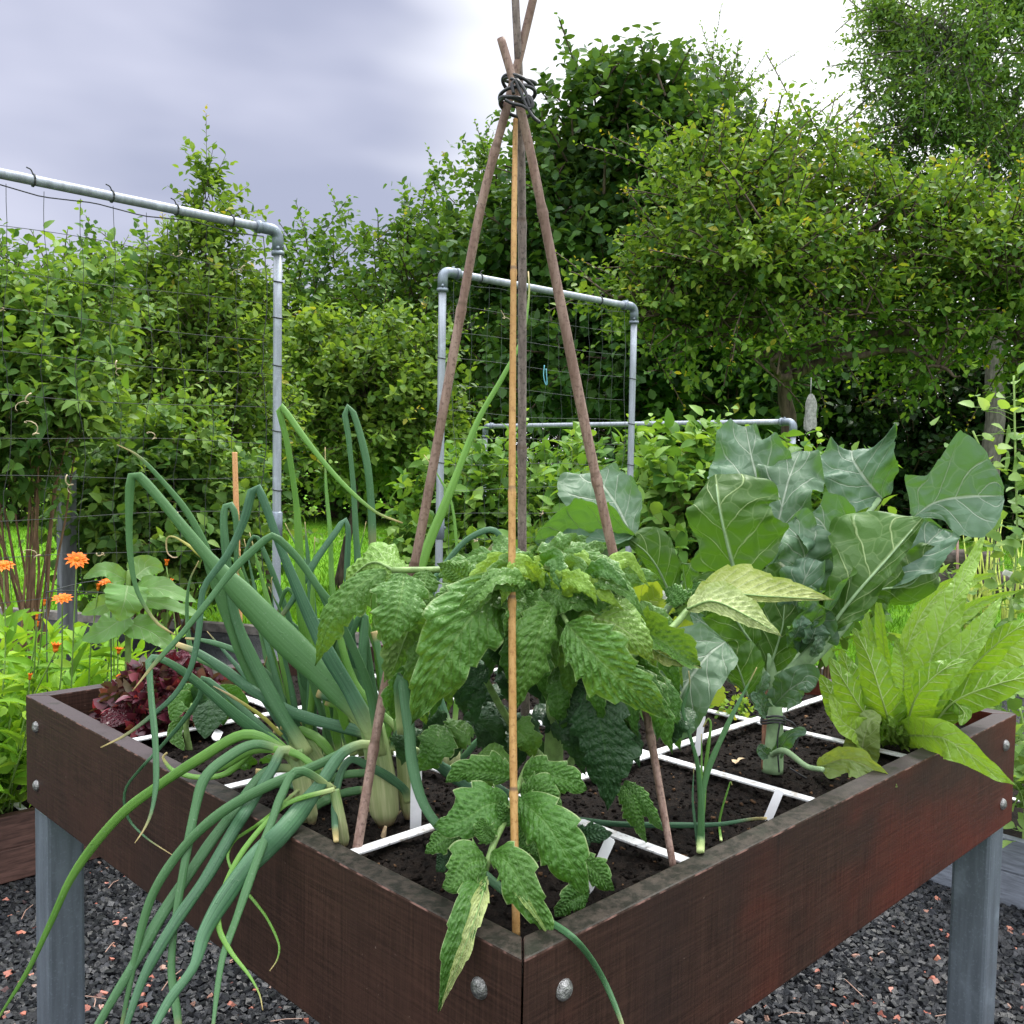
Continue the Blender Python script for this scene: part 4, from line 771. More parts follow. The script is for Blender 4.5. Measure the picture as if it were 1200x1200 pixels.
el([(1088, 858, de), (1115, 825, de-.04), (1155, 806, de-.08), (1205, 794, de-.12), (1245, 800, de-.15)], 52, roll=-6, up=False)
el([(1055, 862, de-.03), (1080, 862, de-.12), (1106, 865, de-.17), (1132, 880, de-.20), (1158, 900, de-.215), (1190, 921, de-.22)], 58, roll=25, wl=1.0, wr=1.0, up=True, fold=.05, wave=.12, prof='lance')
el([(1038, 868, de-.02), (1012, 835, de-.07), (990, 800, de-.08), (972, 770, de-.07)], 56, roll=10, up=False, prof='strap')
el([(1046, 862, de-.03), (1034, 820, de-.09), (1018, 770, de-.09), (1000, 735, de-.07)], 58, roll=-5, up=False, prof='strap')
el([(1040, 850, de+.02), (1038, 790, de+.01), (1033, 730, de+.0), (1027, 682, de+.01)], 24, roll=-35)
el([(1058, 810, de-.1), (1059, 785, de-.11), (1055, 765, de-.11), (1050, 746, de-.11)], 30, roll=-15)
el([(1040, 840, de+.05), (1070, 740, de+.08), (1100, 695, de+.1), (1135, 680, de+.12), (1168, 672, de+.14)], 38, roll=30, prof='strap')
el([(1080, 830, de+.06), (1110, 740, de+.07), (1150, 705, de+.08), (1199, 691, de+.08)], 30, roll=40); el([(1085, 850, de+.02), (1120, 775, de+.03), (1160, 722, de+.04), (1150, 712, de+.04)], 40, roll=20)
el([(1030, 870, de-.05), (1000, 855, de-.1), (985, 842, de-.12), (972, 812, de-.12)], 44, roll=15, prof='strap'); el([(1030, 845, de+.02), (1020, 790, de), (1018, 740, de), (1012, 705, de+.02)], 30, roll=-20, prof='strap')
el([(1025, 850, de+.04), (1000, 800, de+.03), (985, 760, de+.04)], 46, roll=10, prof='strap', up=False); el([(1015, 860, de+.02), (985, 830, de), (960, 790, de+.02)], 44, roll=0, prof='strap', up=False)
el([(1090, 852, de+.02), (1110, 820, de-.03), (1130, 835, de-.06), (1125, 850, de-.07)], 40, roll=0, prof='strap', up=False)
el([(1120, 800, de), (1160, 762, de-.05), (1195, 735, de-.09), (1230, 730, de-.1)], 40, roll=-10, prof='strap', up=False); el([(1130, 790, de+.05), (1165, 770, de+.04), (1190, 750, de+.03), (1215, 720, de+.02)], 54, roll=20)
re_ = np.random.default_rng(8)
for k in range(10):
    a = re_.uniform(.15, .95)*pi; L = re_.uniform(80, 150); x = 1055+re_.normal()*10; dd = de+re_.uniform(-.06, .12); r_ = re_.uniform(-40, 40)
    el([(x, 862, dd), (x+cos(a)*L*.55, 862-sin(a)*L*.55, dd), (x+cos(a)*L*.9, 862-sin(a)*L*.85, dd+.01)], re_.uniform(24, 40), roll=r_, prof='strap', N=36, K=7, up=bool(k % 2))
for k in range(9):
    x = 1050+re_.uniform(-16, 22); el([(x, 872, de-.03), (x+re_.uniform(-14, 14), 860, de-.06), (x+re_.uniform(-30, 34), re_.uniform(835, 862), de-.08)], re_.uniform(14, 24), roll=re_.uniform(-60, 60), wave=.4, N=24, K=6, prof='strap')
# ------------------------------------------------------------------ red lettuce, tomato seedling and other small plants in the table
RL = leaf_mat('red_lettuce_leaf', (.085, .010, .022), (.060, .010, .018), (.16, .03, .05), nv=6, k=2, vw=.1, tr=.18, rough=.38, spec=.5, bump=.6, cell=160, cellw=.2, trc=(.28, .02, .03), var=.6)
lb = on(198, 848, 2, .765); dr = depth_of(lb); red = thing('red_lettuce', 'dark red frilly lettuce in the left corner of the table', 'lettuce', lb)
rl = np.random.default_rng(3)
for k in range(120):
    a = rl.uniform(0, 2*pi); e = rl.uniform(.1, 1.0); L = rl.uniform(.07, .125)*(.7+.3*e); tipv = np.array([cos(a)*(1.05-e*.8), sin(a)*(1.05-e*.8), .25+.9*e]); tipv = tipv/np.linalg.norm(tipv)*L
    b0 = lb + np.array([0, 0, .012]); m0 = b0+tipv*.55+np.array([0, 0, .01]); t0 = b0+tipv
    def pp(q): v = M.T @ (q-CAM); return (600+FPX*v[0]/-v[2], 600-FPX*v[1]/-v[2], -v[2])
    leaf(red, RL, [pp(b0), pp(m0), pp(t0)], rl.uniform(20, 36), prof='cabbage', wave=.75, wf=3.2, fold=.3, teeth=.7, nt=7, roll=rl.uniform(-80, 80), N=32, K=7, puck=.003)
fr = MB(); nf = 1500; u_ = rl.normal(size=(nf, 3)); u_[:, 2] = np.abs(u_[:, 2])*.9; u_ = nrm(u_); q_ = lb+u_*[.098, .098, .088]*rl.uniform(.55, 1.08, (nf, 1))+[0, 0, .012]
leafcloud(fr, q_, u_+rl.normal(size=(nf, 3))*.55, rl.normal(size=(nf, 3)), rl.uniform(.014, .030, nf), rl.uniform(.010, .022, nf), rl.random(nf), TPL10)
fr.build('frilled_leaves', cloud_mat('red_frill', (.020, .004, .008), (.070, .010, .022), (.150, .030, .050), tr=.15, rough=.35, spec=.5), red)
leaf(red, RL, [(190, 842, dr-.03), (165, 835, dr-.07), (145, 838, dr-.10), (118, 846, dr-.13)], 26, prof='cabbage', wave=.3, roll=20)
sb = on(222, 872, 2, .768); ds = depth_of(sb); sd_ = thing('tomato_seedling', 'small drooping tomato seedling in front of the red lettuce', 'tomato plant', sb)
stalk(sd_, STM, [(222, 880, ds), (218, 850, ds-.01), (226, 825, ds-.02)], 8, 5)
for a in (((226, 826, 0), (212, 822, -.02), (200, 845, -.03), 26), ((228, 824, 0), (245, 822, -.02), (240, 866, -.04), 44), ((222, 825, 0), (222, 812, 0), (210, 806, 0), 24), ((228, 822, 0), (240, 806, 0), (252, 808, 0), 28), ((228, 826, 0), (258, 830, .02), (262, 850, .02), 30), ((218, 840, 0), (205, 858, -.01), (216, 880, -.02), 18), ((226, 830, .02), (270, 818, .04), (290, 850, .05), 34)):
    leaf(sd_, TOMB if a[3] < 40 else TOMD, [(x, y, ds+z) for x, y, z in a[:3]], a[3], puck=.0022, teeth=.14, roll=10, N=34, K=8)
s2 = on(395, 890, 2, .768); q2 = thing('tomato_seedling', 'little tomato seedling hidden among the onion necks at the rim', 'tomato plant', on(292, 918, 2, .768))
for a in (((300, 900, 1.42), (288, 895, 1.40), (278, 905, 1.40), 18), ((302, 902, 1.42), (296, 912, 1.40), (298, 916, 1.40), 16), ((305, 898, 1.42), (318, 892, 1.41), (325, 900, 1.41), 16)): leaf(q2, TOMB, a[:3], a[3], puck=.0015, teeth=.15, N=24, K=6)
stalk(q2, STM, [(296, 916, 1.42), (302, 904, 1.42), (304, 899, 1.42)], 5, 4)
STW = leaf_mat('strawberry_leaf', (.22, .36, .04), (.26, .38, .08), (.35, .46, .12), nv=7, k=1.6, vw=.08, mid=.05, tr=.35, bump=.4, trc=(.5, .62, .03))
wb = on(800, 815, 2, .77); dw = depth_of(wb); stw = thing('strawberry_plant', 'yellow green strawberry plant with a white flower between tomato and cauliflower', 'strawberry plant', wb)
for a in (((775, 770, 1), (765, 745, 0), (772, 722, 0), 46), ((800, 790, 0), (815, 765, 0), (835, 740, 0), 44), ((770, 790, 0), (750, 770, 0), (748, 742, 0), 36), ((790, 780, 0), (795, 750, .02), (812, 730, .03), 46), ((735, 690, .1), (725, 665, .1), (730, 648, .1), 46), ((760, 720, .1), (775, 700, .1), (800, 690, .1), 40), ((750, 730, .1), (752, 700, .1), (772, 690, .1), 40), ((770, 810, 0), (778, 795, 0), (790, 780, 0), 40), ((760, 800, 0), (765, 790, 0), (778, 782, 0), 26), ((830, 830, 0), (835, 815, 0), (842, 800, 0), 30), ((700, 700, .1), (690, 680, .1), (705, 660, .1), 40)):
    leaf(stw, STW, [(x, y, dw-.06+z*.5) for x, y, z in a[:3]], a[3], prof='round', teeth=.22, nt=9, roll=10, fold=.2, N=30, K=8)
    stalk(stw, STM, [(798, 815, dw), ((798+a[0][0])/2, (815+a[0][1])/2-5, dw-.03), (a[0][0], a[0][1], dw-.06+a[0][2]*.5)], 3, 2.5, n=10)
fl = MB(); c0 = P(783, 697, dw-.03)
for k in range(5):
    a = k*2*pi/5; ax = M[:, 0]*cos(a)+M[:, 1]*sin(a); leafcloud(fl, [c0], ax[None], M[:, 2][None]+.2*ax[None], .013, .013, .5, TPL10)
fl.build('flower', plain('white_petal', (.8, .8, .76), .6, .2, var=.05), stw)
CEL = cloud_mat('celery_leaf', (.10, .20, .03), (.17, .30, .045), (.28, .40, .06), tr=.35)
for (x, y, tx, n, sz) in ((868, 842, 'clump of tiny green seedlings behind the cauliflower stem', 90, .03), (1050, 905, None, 0, 0), (800, 880, None, 0, 0)):
    if not tx: continue
    b0 = on(x, y, 2, .77); mb = MB(); cp = b0+RNG.normal(size=(n, 3))*[.022, .022, .012]+[0, 0, .02]; cp[:, 2] = np.maximum(cp[:, 2], .775)
    leafcloud(mb, cp, RNG.normal(size=(n, 3))+[0, 0, .5], RNG.normal(size=(n, 3))*.5+[0, 0, 1], .011, .009, RNG.random(n), TPL10)
    for k in range(14): mb.tube(spline([b0+np.array([RNG.normal()*.01, RNG.normal()*.01, -.004]), cp[k]], 5), .0007, 5)
    tag(mb.build('seedling_clump', CEL, loc=b0), tx, 'seedlings')
lf = MB(); c0 = on(862, 895, 2, .776); leafcloud(lf, [c0, c0+[.012, .004, .001]], np.array([[.7, .4, .1], [.9, -.2, .2]]), np.array([[.1, .2, 1.], [.3, 0, 1]]), [.022, .016], [.012, .008], .5, TPL10)
tag(lf.build('dead_leaf', DRY, loc=c0), 'small curled brown dead leaf on the soil left of the cauliflower', 'dead leaf')
# ------------------------------------------------------------------ ground
def gmat_gravel():
    t = NT('black_gravel_bed'); ob = t.coord('Object'); vo = t.n('ShaderNodeTexVoronoi'); vo.inputs['Scale'].default_value = 75; t.l(ob, vo.inputs['Vector'])
    c = t.mix(t.step(t.noise(ob, 60, 3), .3, .7), (.004, .0045, .0055), (.018, .02, .024))
    c = t.mix(t.step(vo.outputs['Distance'], .2, .8), (.025, .028, .033), c); return t.done(t.bsdf(c, .6, .2, nrm=t.bump(vo.outputs['Distance'], .9, .012)))
def gmat_lawn():
    t = NT('lawn_turf'); ob = t.coord('Object'); a = t.noise(ob, 3.5, 4, .6); b = t.noise(ob, 45, 4, .7); d = t.noise(ob, .7, 3)
    c = t.mix(t.step(b, .3, .7), (.060, .18, .005), (.125, .31, .012)); c = t.mix(t.math('MULTIPLY', t.step(a, .4, .7), .5), c, (.17, .33, .012)); c = t.mix(t.math('MULTIPLY', t.step(d, .5, .7), .35), c, (.06, .15, .012))
    return t.done(t.bsdf(c, .85, .15, nrm=t.bump(b, .8, .03)))
def gmat_stone():
    t = NT('gravel_stone'); a = t.attr('tint'); ob = t.coord('Object'); n = t.noise(ob, 220, 3, .6)
    r = t.n('ShaderNodeValToRGB'); t.l(a, r.inputs[0]); e = r.color_ramp.elements; r.color_ramp.interpolation = 'LINEAR'
    e[0].color = (.0035, .004, .005, 1); e[1].color = (.42, .16, .10, 1)
    for p, c in ((.5, (.006, .007, .0085)), (.90, (.015, .0165, .020)), (.978, (.030, .032, .037)), (.980, (.30, .095, .065)), (.990, (.40, .16, .115)), (.993, (.28, .235, .19))):
        k = e.new(p); k.color = (*c, 1)
    c = t.mix(t.math('MULTIPLY', t.step(n, .45, .75), .22), r.outputs[0], (.06, .064, .074))
    return t.done(t.bsdf(c, .42, .28, nrm=t.bump(n, .3, .004)))
def sheet(name, x0, x1, y0, y1, z, m, label=None):
    o = MB().add([(x0, y0, z), (x1, y0, z), (x1, y1, z), (x0, y1, z)], [[0, 1, 2, 3]]).build(name, m, smooth=False); return tag(o, kind='structure')
LAWN = gmat_lawn()
sheet('lawn', -160, 160, -160, 160, -.012, LAWN)
# the gravel yard ends at an edging that runs across behind the beds
e0 = np.array([2.713, 5.485]); e1 = np.array([3.211, 4.596])
yard = [(-6, -6), (6.2, -6), (6.2, -.9), (3.9, 3.4), (2.5, 5.9), (.9, 8.7), (-6, 8.7)]
o = MB().add([(x, y, -.006) for x, y in yard], [[list(range(len(yard)))]]).build('gravel_yard', gmat_gravel(), smooth=False); tag(o, kind='structure')
EDG = plain('edging_stone', (.20, .185, .165), .8, .2, var=.35, scale=18)
ed = MB(); seg = [(6.2, -.9), (3.9, 3.4), (2.5, 5.9), (.9, 8.7)]
for (x0, y0), (x1, y1) in zip(seg[:-1], seg[1:]):
    L = math.hypot(x1-x0, y1-y0); nx, ny = (y1-y0)/L*.04, -(x1-x0)/L*.04
    ed.prism([(x0+nx, y0+ny), (x1+nx, y1+ny), (x1-nx, y1-ny), (x0-nx, y0-ny)], -.02, .05)
tag(ed.build('lawn_edging', EDG, smooth=False), kind='structure')
def gravel():
    mb = MB(); c = []
    def fill(x0, x1, y0, y1, step, s0):
        X, Y = np.meshgrid(np.arange(x0, x1, step), np.arange(y0, y1, step)); n = X.size
        x = X.ravel()+RNG.normal(size=n)*step*.4; y = Y.ravel()+RNG.normal(size=n)*step*.4
        s = s0*RNG.uniform(.65, 1.35, n); z = s*.25+RNG.random(n)*s0*.9
        keep = ~((x > -.02) & (x < 1.22) & (y > 2.30) & (y < 3.6)) & ~((x > 2.26) & (x < 3.5) & (y > -.6) & (y < .75))
        tn = RNG.random(n); lumps(mb, np.stack([x, y, z], -1)[keep], s[keep], tn[keep], .8)
    fill(-.55, 1.5, .85, 2.32, .0098, .0078)
    fill(.85, 2.28, -.55, 1.5, .0098, .0078)
    fill(-.9, -.55, 1.4, 2.6, .012, .0085); fill(-.55, -.02, 2.30, 3.0, .0115, .0085); fill(2.28, 2.9, -1.3, -.55, .013, .009); fill(1.3, 2.28, -1.2, -.55, .012, .009); fill(1.5, 2.4, .85, 2.3, .02, .013)
    fill(1.25, 2.3, 2.3, 4.2, .022, .014)
    for k in range(70):      # bits of straw blown over the chippings
        x, y = (RNG.uniform(-.5, 1.4), RNG.uniform(1.0, 2.25)) if k % 2 else (RNG.uniform(1.0, 2.25), RNG.uniform(-.5, 1.4)); an = RNG.uniform(0, 6); L_ = RNG.uniform(.015, .05); u = np.array([cos(an), sin(an), RNG.normal()*.15])
        p0 = np.array([x, y, .017]); mb.tube(np.array([p0-u*L_, p0+[0, 0, .004]+u[[1, 0, 2]]*[-1, 1, 0]*.1*L_, p0+u*L_]), .0011, 5, tint=.995)
    o = mb.build('gravel', gmat_stone(), smooth=False); tag(o, 'loose black basalt chippings with a few red and pale stones', 'gravel', kind='stuff')
gravel()
def grass():
    mb = MB(); n = 110000
    d = 4.9+17*RNG.random(n)**1.5; px = RNG.uniform(-250, 1700, n)
    p = np.array([CAM[:2]]) + (M[:2, 0][None]*((px-600)/FPX)[:, None]-M[:2, 2][None])*d[:, None]
    ok = (p[:, 0]*.87+p[:, 1]*.5 > 5.2)
    p = p[ok]; n = len(p); L = RNG.uniform(.03, .07, n)*(1+.4*vnoise(np.c_[p, p[:, 0]*0], .8, 5)); c = np.c_[p, np.full(n, -.012)]
    leafcloud(mb, c, np.c_[RNG.normal(size=(n, 2))*.45, np.ones(n)], np.c_[RNG.normal(size=(n, 2)), np.zeros(n)], L, L*.16, np.clip(.5+.3*vnoise(c, .5, 3)+RNG.normal(size=n)*.15, 0, .9))
    tag(mb.build('grass', cloud_mat('grass_blade', (.055, .165, .005), (.105, .26, .009), (.18, .36, .018), tr=.4)), 'mown bright green lawn grass behind the vegetable beds', 'grass', kind='stuff')
grass()
# ------------------------------------------------------------------ low beds
def low_bed(x0, x1, y0, y1, wood, text, h=.19):
    b = thing('raised_bed', text, 'raised bed', ((x0+x1)/2, (y0+y1)/2, 0)); T_ = .03
    for k, (a0, a1, c0, c1) in enumerate(((x0, x1, y0, y0+T_), (x0, x1, y1-T_, y1), (x0, x0+T_, y0+T_+.001, y1-T_-.001), (x1-T_, x1, y0+T_+.001, y1-T_-.001))):
        mb = MB(); mb.box(a0, a1, c0, c1, .0, h*.49); mb.box(a0, a1, c0, c1, h*.515, h)
        e_ = .003; mb.box(a0+e_, a1-e_, c0+e_, c1-e_, h*.48, h*.525); mb.build('board', wood, b, smooth=False, bevel=.002)
    n = 40; X, Y = np.meshgrid(np.linspace(x0+.03, x1-.03, n), np.linspace(y0+.03, y1-.03, n), indexing='ij'); Z = h-.03+.012*vnoise(np.stack([X, Y, X*0], -1).reshape(-1, 3), 5, 2).reshape(n, n)
    i = np.arange(n-1)[:, None]*n; j = np.arange(n-1)[None, :]
    MB().add(np.stack([X, Y, Z], -1).reshape(-1, 3), np.stack([i+j, i+n+j, i+n+j+1, i+j+1], -1).reshape(-1, 4), tint=.3).build('soil', SOILM, b)
    for v in (.33, .66):
        MB().box(x0+(x1-x0)*v-.01, x0+(x1-x0)*v+.01, y0+.032, y1-.032, h-.014, h-.011).build('strip', WHITE, b, smooth=False)
    return b
WOOD_L = plain('low_bed_hardwood', (.085, .045, .036), .6, .35, var=.45, scale=14, bump=.2, scl=(1, 1, 9)); WOOD_G = plain('low_bed_weathered_grey', (.16, .18, .215), .55, .4, var=.25, scale=16, bump=.2, scl=(1, 1, 9))
low_bed(-.02, 1.19, 2.335, 3.55, WOOD_L, 'low brown board bed of orange marigolds, behind the table on the left')
low_bed(2.28, 3.48, -.56, .64, WOOD_G, 'low grey board bed of pea plants, at the right behind the table')
# ------------------------------------------------------------------ pipe frames and nets
def frame(p0, p1, z, r, text, collar=None, elbow=1.32):
    p0 = np.array([*p0, 0.]); p1 = np.array([*p1, 0.]); t = thing('pipe_frame', text, 'pipe frame', p0)
    u = nrm(p1-p0); zz = np.array([0, 0, 1.])
    for p, sg in ((p0, 1), (p1, -1)):
        MB().tube([p+zz*k for k in np.linspace(0, z-.05, 8)], r, 16).build('post', PIPE, t)
        mb = MB(); ar = np.linspace(0, pi/2, 9); cz = p+zz*(z-r*2.0)+u*sg*r*2.0
        path = [p+zz*(z-.075)]+[cz-u*sg*r*2.0*cos(a)+zz*r*2.0*sin(a) for a in ar]+[p+zz*z+u*sg*.075]
        mb.tube(np.array(path), r*elbow, 16)
        for q, ax in ((path[0], zz), (path[-1], u)): mb.tube(np.array([q-ax*.007, q+ax*.007]), r*elbow*1.12, 16)
        e_ = nrm(CAM*np.array([1, 1, 0])-p*np.array([1, 1, 0])); mb.tube(np.array([p+zz*(z-.06)+e_*r, p+zz*(z-.06)+e_*r*1.6]), .006, 8); mb.tube(np.array([p+zz*z+u*sg*.055+zz*r, p+zz*z+u*sg*.055+zz*r*1.7]), .006, 8)
        mb.build('elbow', GALV, t)
        if collar: 
            for cz_ in collar: MB().tube(np.array([p+zz*(cz_-.045), p+zz*(cz_-.04), p+zz*(cz_+.04), p+zz*(cz_+.045)]), [r*1.05, r*1.35, r*1.35, r*1.05], 16).tube(np.array([p+zz*cz_, p+zz*cz_+u*.03]), .007, 8).build('collar', GALV, t)
    MB().tube(np.linspace(p0+zz*z+u*.06, p1+zz*z-u*.06, 10), r, 16).build('crossbar', PIPE, t)
    return t
F1 = frame((1.185, 2.357), (-.02, 2.338), 1.968, .0145, 'tall grey pipe frame with dark net, standing at the left edge', [.98])
F2 = frame((2.00, 2.46), (3.20, 2.43), 1.966, .0155, 'tall narrow grey pipe frame in the middle, behind the bamboo canes', [.93])
F3 = frame((4.448, 2.255), (4.39, 4.75), 1.455, .0165, 'low wide pale pipe frame half buried in the raspberry leaves')
CORD = plain('net_cord', (.030, .034, .033), .6, .3); CORDG = plain('net_string', (.075, .09, .085), .6, .3)
TEND = plain('dry_tendril', (.42, .35, .22), .7, .2, var=.3, scale=60)
def net(p0, p1, z0, z1, nx, nz, r, text, m, edge, rs, sag=.012, tend=8):
    p0 = np.array([*p0, 0.]); p1 = np.array([*p1, 0.]); u = p1-p0; L = np.linalg.norm(u); u = u/L; nrm_ = np.array([-u[1], u[0], 0]); mb = MB()
    def q(a, z, w): 
        return p0+u*a+np.array([0, 0, z])+nrm_*(.01*np.sin(a*7+z*5+w))+u*.006*np.sin(z*9+w)
    A = np.linspace(.03, L-.03, nx); Zs = np.linspace(z0, z1, nz)
    for i, a in enumerate(A):
        w = rs.uniform(0, 6); mb.tube(np.array([q(a+rs.normal()*.002, z, w)+u*.008*np.sin(z*14+w) for z in np.linspace(z0, z1, 24)]), r if i not in (0, nx-1) else r*1.8, 4, cap=False)
    for i, z in enumerate(Zs):
        w = rs.uniform(0, 6); mb.tube(np.array([q(a, z - (sag*(1-abs(((a/L*4) % 1)*2-1)) if i == nz-1 else sag*.5*np.sin(a*6+w)), w) for a in np.linspace(.03, L-.03, 40)]), r if i < nz-1 else r*2.0, 4, cap=False)
    o = mb.build('climbing_net', m, loc=p0); tag(o, text, 'net')
    for k in range(tend):
        tb = MB()
        c = q(rs.uniform(.1, L-.1), rs.choice(Zs[:-1]), 0); n = 14; a = rs.uniform(0, 6); s_ = rs.uniform(.015, .04)
        tb.tube(np.array([c+u*s_*(i/n*cos(a)*1.6+.3*sin(i*.7))+np.array([0, 0, s_*(i/n*sin(a)*1.6+.25*cos(i*.7))])+nrm_*.006*sin(i) for i in range(n)]), np.linspace(.0022, .001, n), 5)
        tb.build('dry_tendril', TEND, o)
    return o
rs_ = np.random.default_rng(4)
net((1.16, 2.35), (-.0, 2.333), .80, 1.94, 12, 11, .0009, 'dark string net hanging in the left pipe frame', CORD, True, rs_, tend=12)
net((2.03, 2.455), (3.17, 2.435), .45, 1.94, 13, 15, .0007, 'thin string net hanging in the middle pipe frame', CORDG, True, rs_, tend=6)
ties = MB()
def tie_rings(fr, p0, p1, zt, r, zs, us):
    p0 = np.array([*p0, 0.]); p1 = np.array([*p1, 0.]); u = nrm(p1-p0); a = np.linspace(0, 2*pi, 16); e = np.array([-u[1], u[0], 0])
    for z in zs:
        for p in (p0, p1):
            MB().tube(p+np.c_[np.cos(a)*r*1.12, np.sin(a)*r*1.12, z+a*0+.004*np.sin(a)], .0022, 5).build('tie', CORD, fr)
    for s in us:
        c = p0+u*s+np.array([0, 0, zt]); mb = MB().tube(c+np.cos(a)[:, None]*e*r*1.15+np.sin(a)[:, None]*np.array([0, 0, 1])*r*1.15, .0026, 5)
        mb.tube(spline([c+np.array([0, 0, r*1.1]), c+np.array([0, 0, r*1.1+.012])+u*.006, c+np.array([0, 0, r*1.1+.016])+u*.018], 8), .002, 5); mb.build('tie', CORD, fr)
tie_rings(F1, (1.185, 2.357), (-.02, 2.338), 1.968, .0145, (1.80, 1.68, 1.52, 1.30, 1.1), (.17, .36, .56, .78, 1.0))
tie_rings(F2, (2.00, 2.46), (3.20, 2.43), 1.966, .0155, (1.62, 1.40, 1.2), (.2, .42, .66, .95))
bl = MB(); bp = spline([P(638, 428, 4.2), P(637, 440, 4.2), P(640, 452, 4.2), P(641, 448, 4.2), P(640, 432, 4.2)], 20); bl.tube(bp, .0022, 6)
tag(bl.build('plant_tie', plain('blue_twine', (.12, .36, .42), .6, .3), loc=bp[0]), 'scrap of pale blue twine caught in the middle net', 'twine')
# ------------------------------------------------------------------ trees and shrubs
BARK = plain('bark', (.075, .055, .042), .85, .2, var=.5, scale=30, bump=.6, scl=(1, 1, .25)); BARKT = plain('tan_stem', (.17, .105, .058), .7, .25, var=.35, scale=40, bump=.3, scl=(1, 1, .2)); BARKG = plain('grey_bark', (.11, .10, .09), .85, .2, var=.4, scale=30, bump=.5, scl=(1, 1, .25))
def gp(px, d):
    v = CAM[:2]+(M[:2, 0]*((px-600)/FPX)-M[:2, 2])*d/1.0
    return np.array([v[0], v[1], 0.])
def tree(name, text, cat, base, lobes, ntw, per, L, W, mat, bark, seed, tr=.05, twl=.28, gap=.0, tpl=TPL6, group=None, up=.5, shell=.45, flush=0, trunk_to=None, nbr=26, spread=.55, stems=None, shoots=60, rough=.28):
    rs = np.random.default_rng(seed); base = np.array(base, float)
    t = thing(name, text, cat, base, group)
    C = np.array([P(l[0], l[1], l[2]) for l in lobes]); R = np.array([[l[3]*l[2]/FPX, l[3]*l[2]/FPX*(l[5] if len(l) > 5 else .85), l[4]*l[2]/FPX] for l in lobes])
    wgt = np.array([l[3]*l[4] for l in lobes], float); wgt /= wgt.sum()
    k = rs.choice(len(lobes), int(ntw), p=wgt); v = nrm(rs.normal(size=(len(k), 3))); rad = rs.random(len(k))**shell
    loc = v*rad[:, None]; X = loc*R[k]
    q = C[k] + X[:, :1]*M[:, 0]+X[:, 1:2]*np.array([M[0, 2], M[1, 2], 0])/np.hypot(M[0, 2], M[1, 2])+X[:, 2:]*np.array([0, 0, 1.])
    q = q + nrm(rs.normal(size=q.shape))*R[k][:, :1]*.10*rs.random((len(q), 1))
    sc = 1/max(.2, R[:, 0].mean()); ns = vnoise(q, .9*sc, seed+1)
    sc = 1/max(.2, R[:, 0].mean()); rr0 = np.median(R[:, 0]); q = q + np.stack([vnoise(q, .55*sc, seed+s_) for s_ in (5, 6, 7)], -1)*rr0*rough+np.stack([vnoise(q, 1.6*sc, seed+s_) for s_ in (8, 9, 10)], -1)*rr0*rough*.5; ns = vnoise(q, .9*sc, seed+1)+.6*vnoise(q, 2.3*sc, seed+2); keep = (ns > gap-.45+.12*rs.normal(size=len(q))) & (q[:, 2] > .02); q, k, v, rad, ns = q[keep], k[keep], v[keep], rad[keep], ns[keep]
    out = nrm((q-C[k])/np.maximum(R[k], 1e-3)@np.eye(3)); dirs = nrm(out*.9+rs.normal(size=q.shape)*.55+np.array([0, 0, up]))
    n = len(q); ln = twl*rs.uniform(.6, 1.4, n); s = np.linspace(.12, 1.0, per)
    pos = q[:, None, :]+dirs[:, None, :]*(ln[:, None]*s[None])[..., None]; pos[..., 2] -= .12*twl*(s**2)[None]
    az = (np.arange(per)*2.4)[None, :]+rs.uniform(0, 6, (n, 1)); a1 = nrm(np.cross(dirs, rs.normal(size=(n, 3)))); a2 = np.cross(dirs, a1)
    ld = np.cos(az)[..., None]*a1[:, None]+np.sin(az)[..., None]*a2[:, None]+dirs[:, None]*.7+rs.normal(size=(n, per, 3))*.25-np.array([0, 0, .25])
    nr = np.array([0, 0, 1.])+rs.normal(size=(n, per, 3))*.5+dirs[:, None]*.2
    tint = .40+.22*ns[:, None]+.12*rs.normal(size=(n, 1))+.13*rs.normal(size=(n, per))
    tint = np.clip(tint+.16*np.clip(ns[:, None]*2, -1, 1), 0, .86)
    if flush: 
        yo = (rs.random((n, 1)) < flush)&(s[None] > .75); tint = np.where(yo, rs.uniform(.9, 1, (n, per)), tint)
    mb = MB(); sz = rs.uniform(.65, 1.25, (n, per))*(1-.35*(s[None]-.4)**2)
    leafcloud(mb, pos.reshape(-1, 3), ld.reshape(-1, 3), nr.reshape(-1, 3), L*sz.ravel(), W*sz.ravel(), tint.ravel(), tpl)
    for i in rs.choice(n, min(n, shoots), replace=False, p=(rad**6/(rad**6).sum())):   # long shoots that break the outline
        dd_ = nrm(out[i]*.7+np.array([0, 0, .7*up+.1])+rs.normal(size=3)*.5); Ls = twl*rs.uniform(1.2, 2.6); m_ = int(6+Ls/L*1.6); sp_s = np.linspace(0, 1, m_)
        pc = q[i]+dd_*(Ls*sp_s)[:, None]+np.array([0, 0, -.10*Ls])*(sp_s**2)[:, None]; aa = np.arange(m_)*2.4; b1 = nrm(np.cross(dd_, rs.normal(size=3))); b2 = np.cross(dd_, b1)
        leafcloud(mb, pc, np.cos(aa)[:, None]*b1+np.sin(aa)[:, None]*b2+dd_*.8, np.array([0, 0, 1.])+rs.normal(size=(m_, 3))*.4, L*(1-.55*sp_s)*rs.uniform(.7, 1.1, m_), W*(1-.5*sp_s), np.where(sp_s > .8, .86+.14*(rs.random() < flush*8), np.clip(.5+.15*rs.normal(size=m_), 0, .86)), tpl)
        mb.tube(pc[::max(1, m_//5)], tr*.05, 4, cap=False, mi=1)
    sub = rs.choice(n, min(n, 500), replace=False)
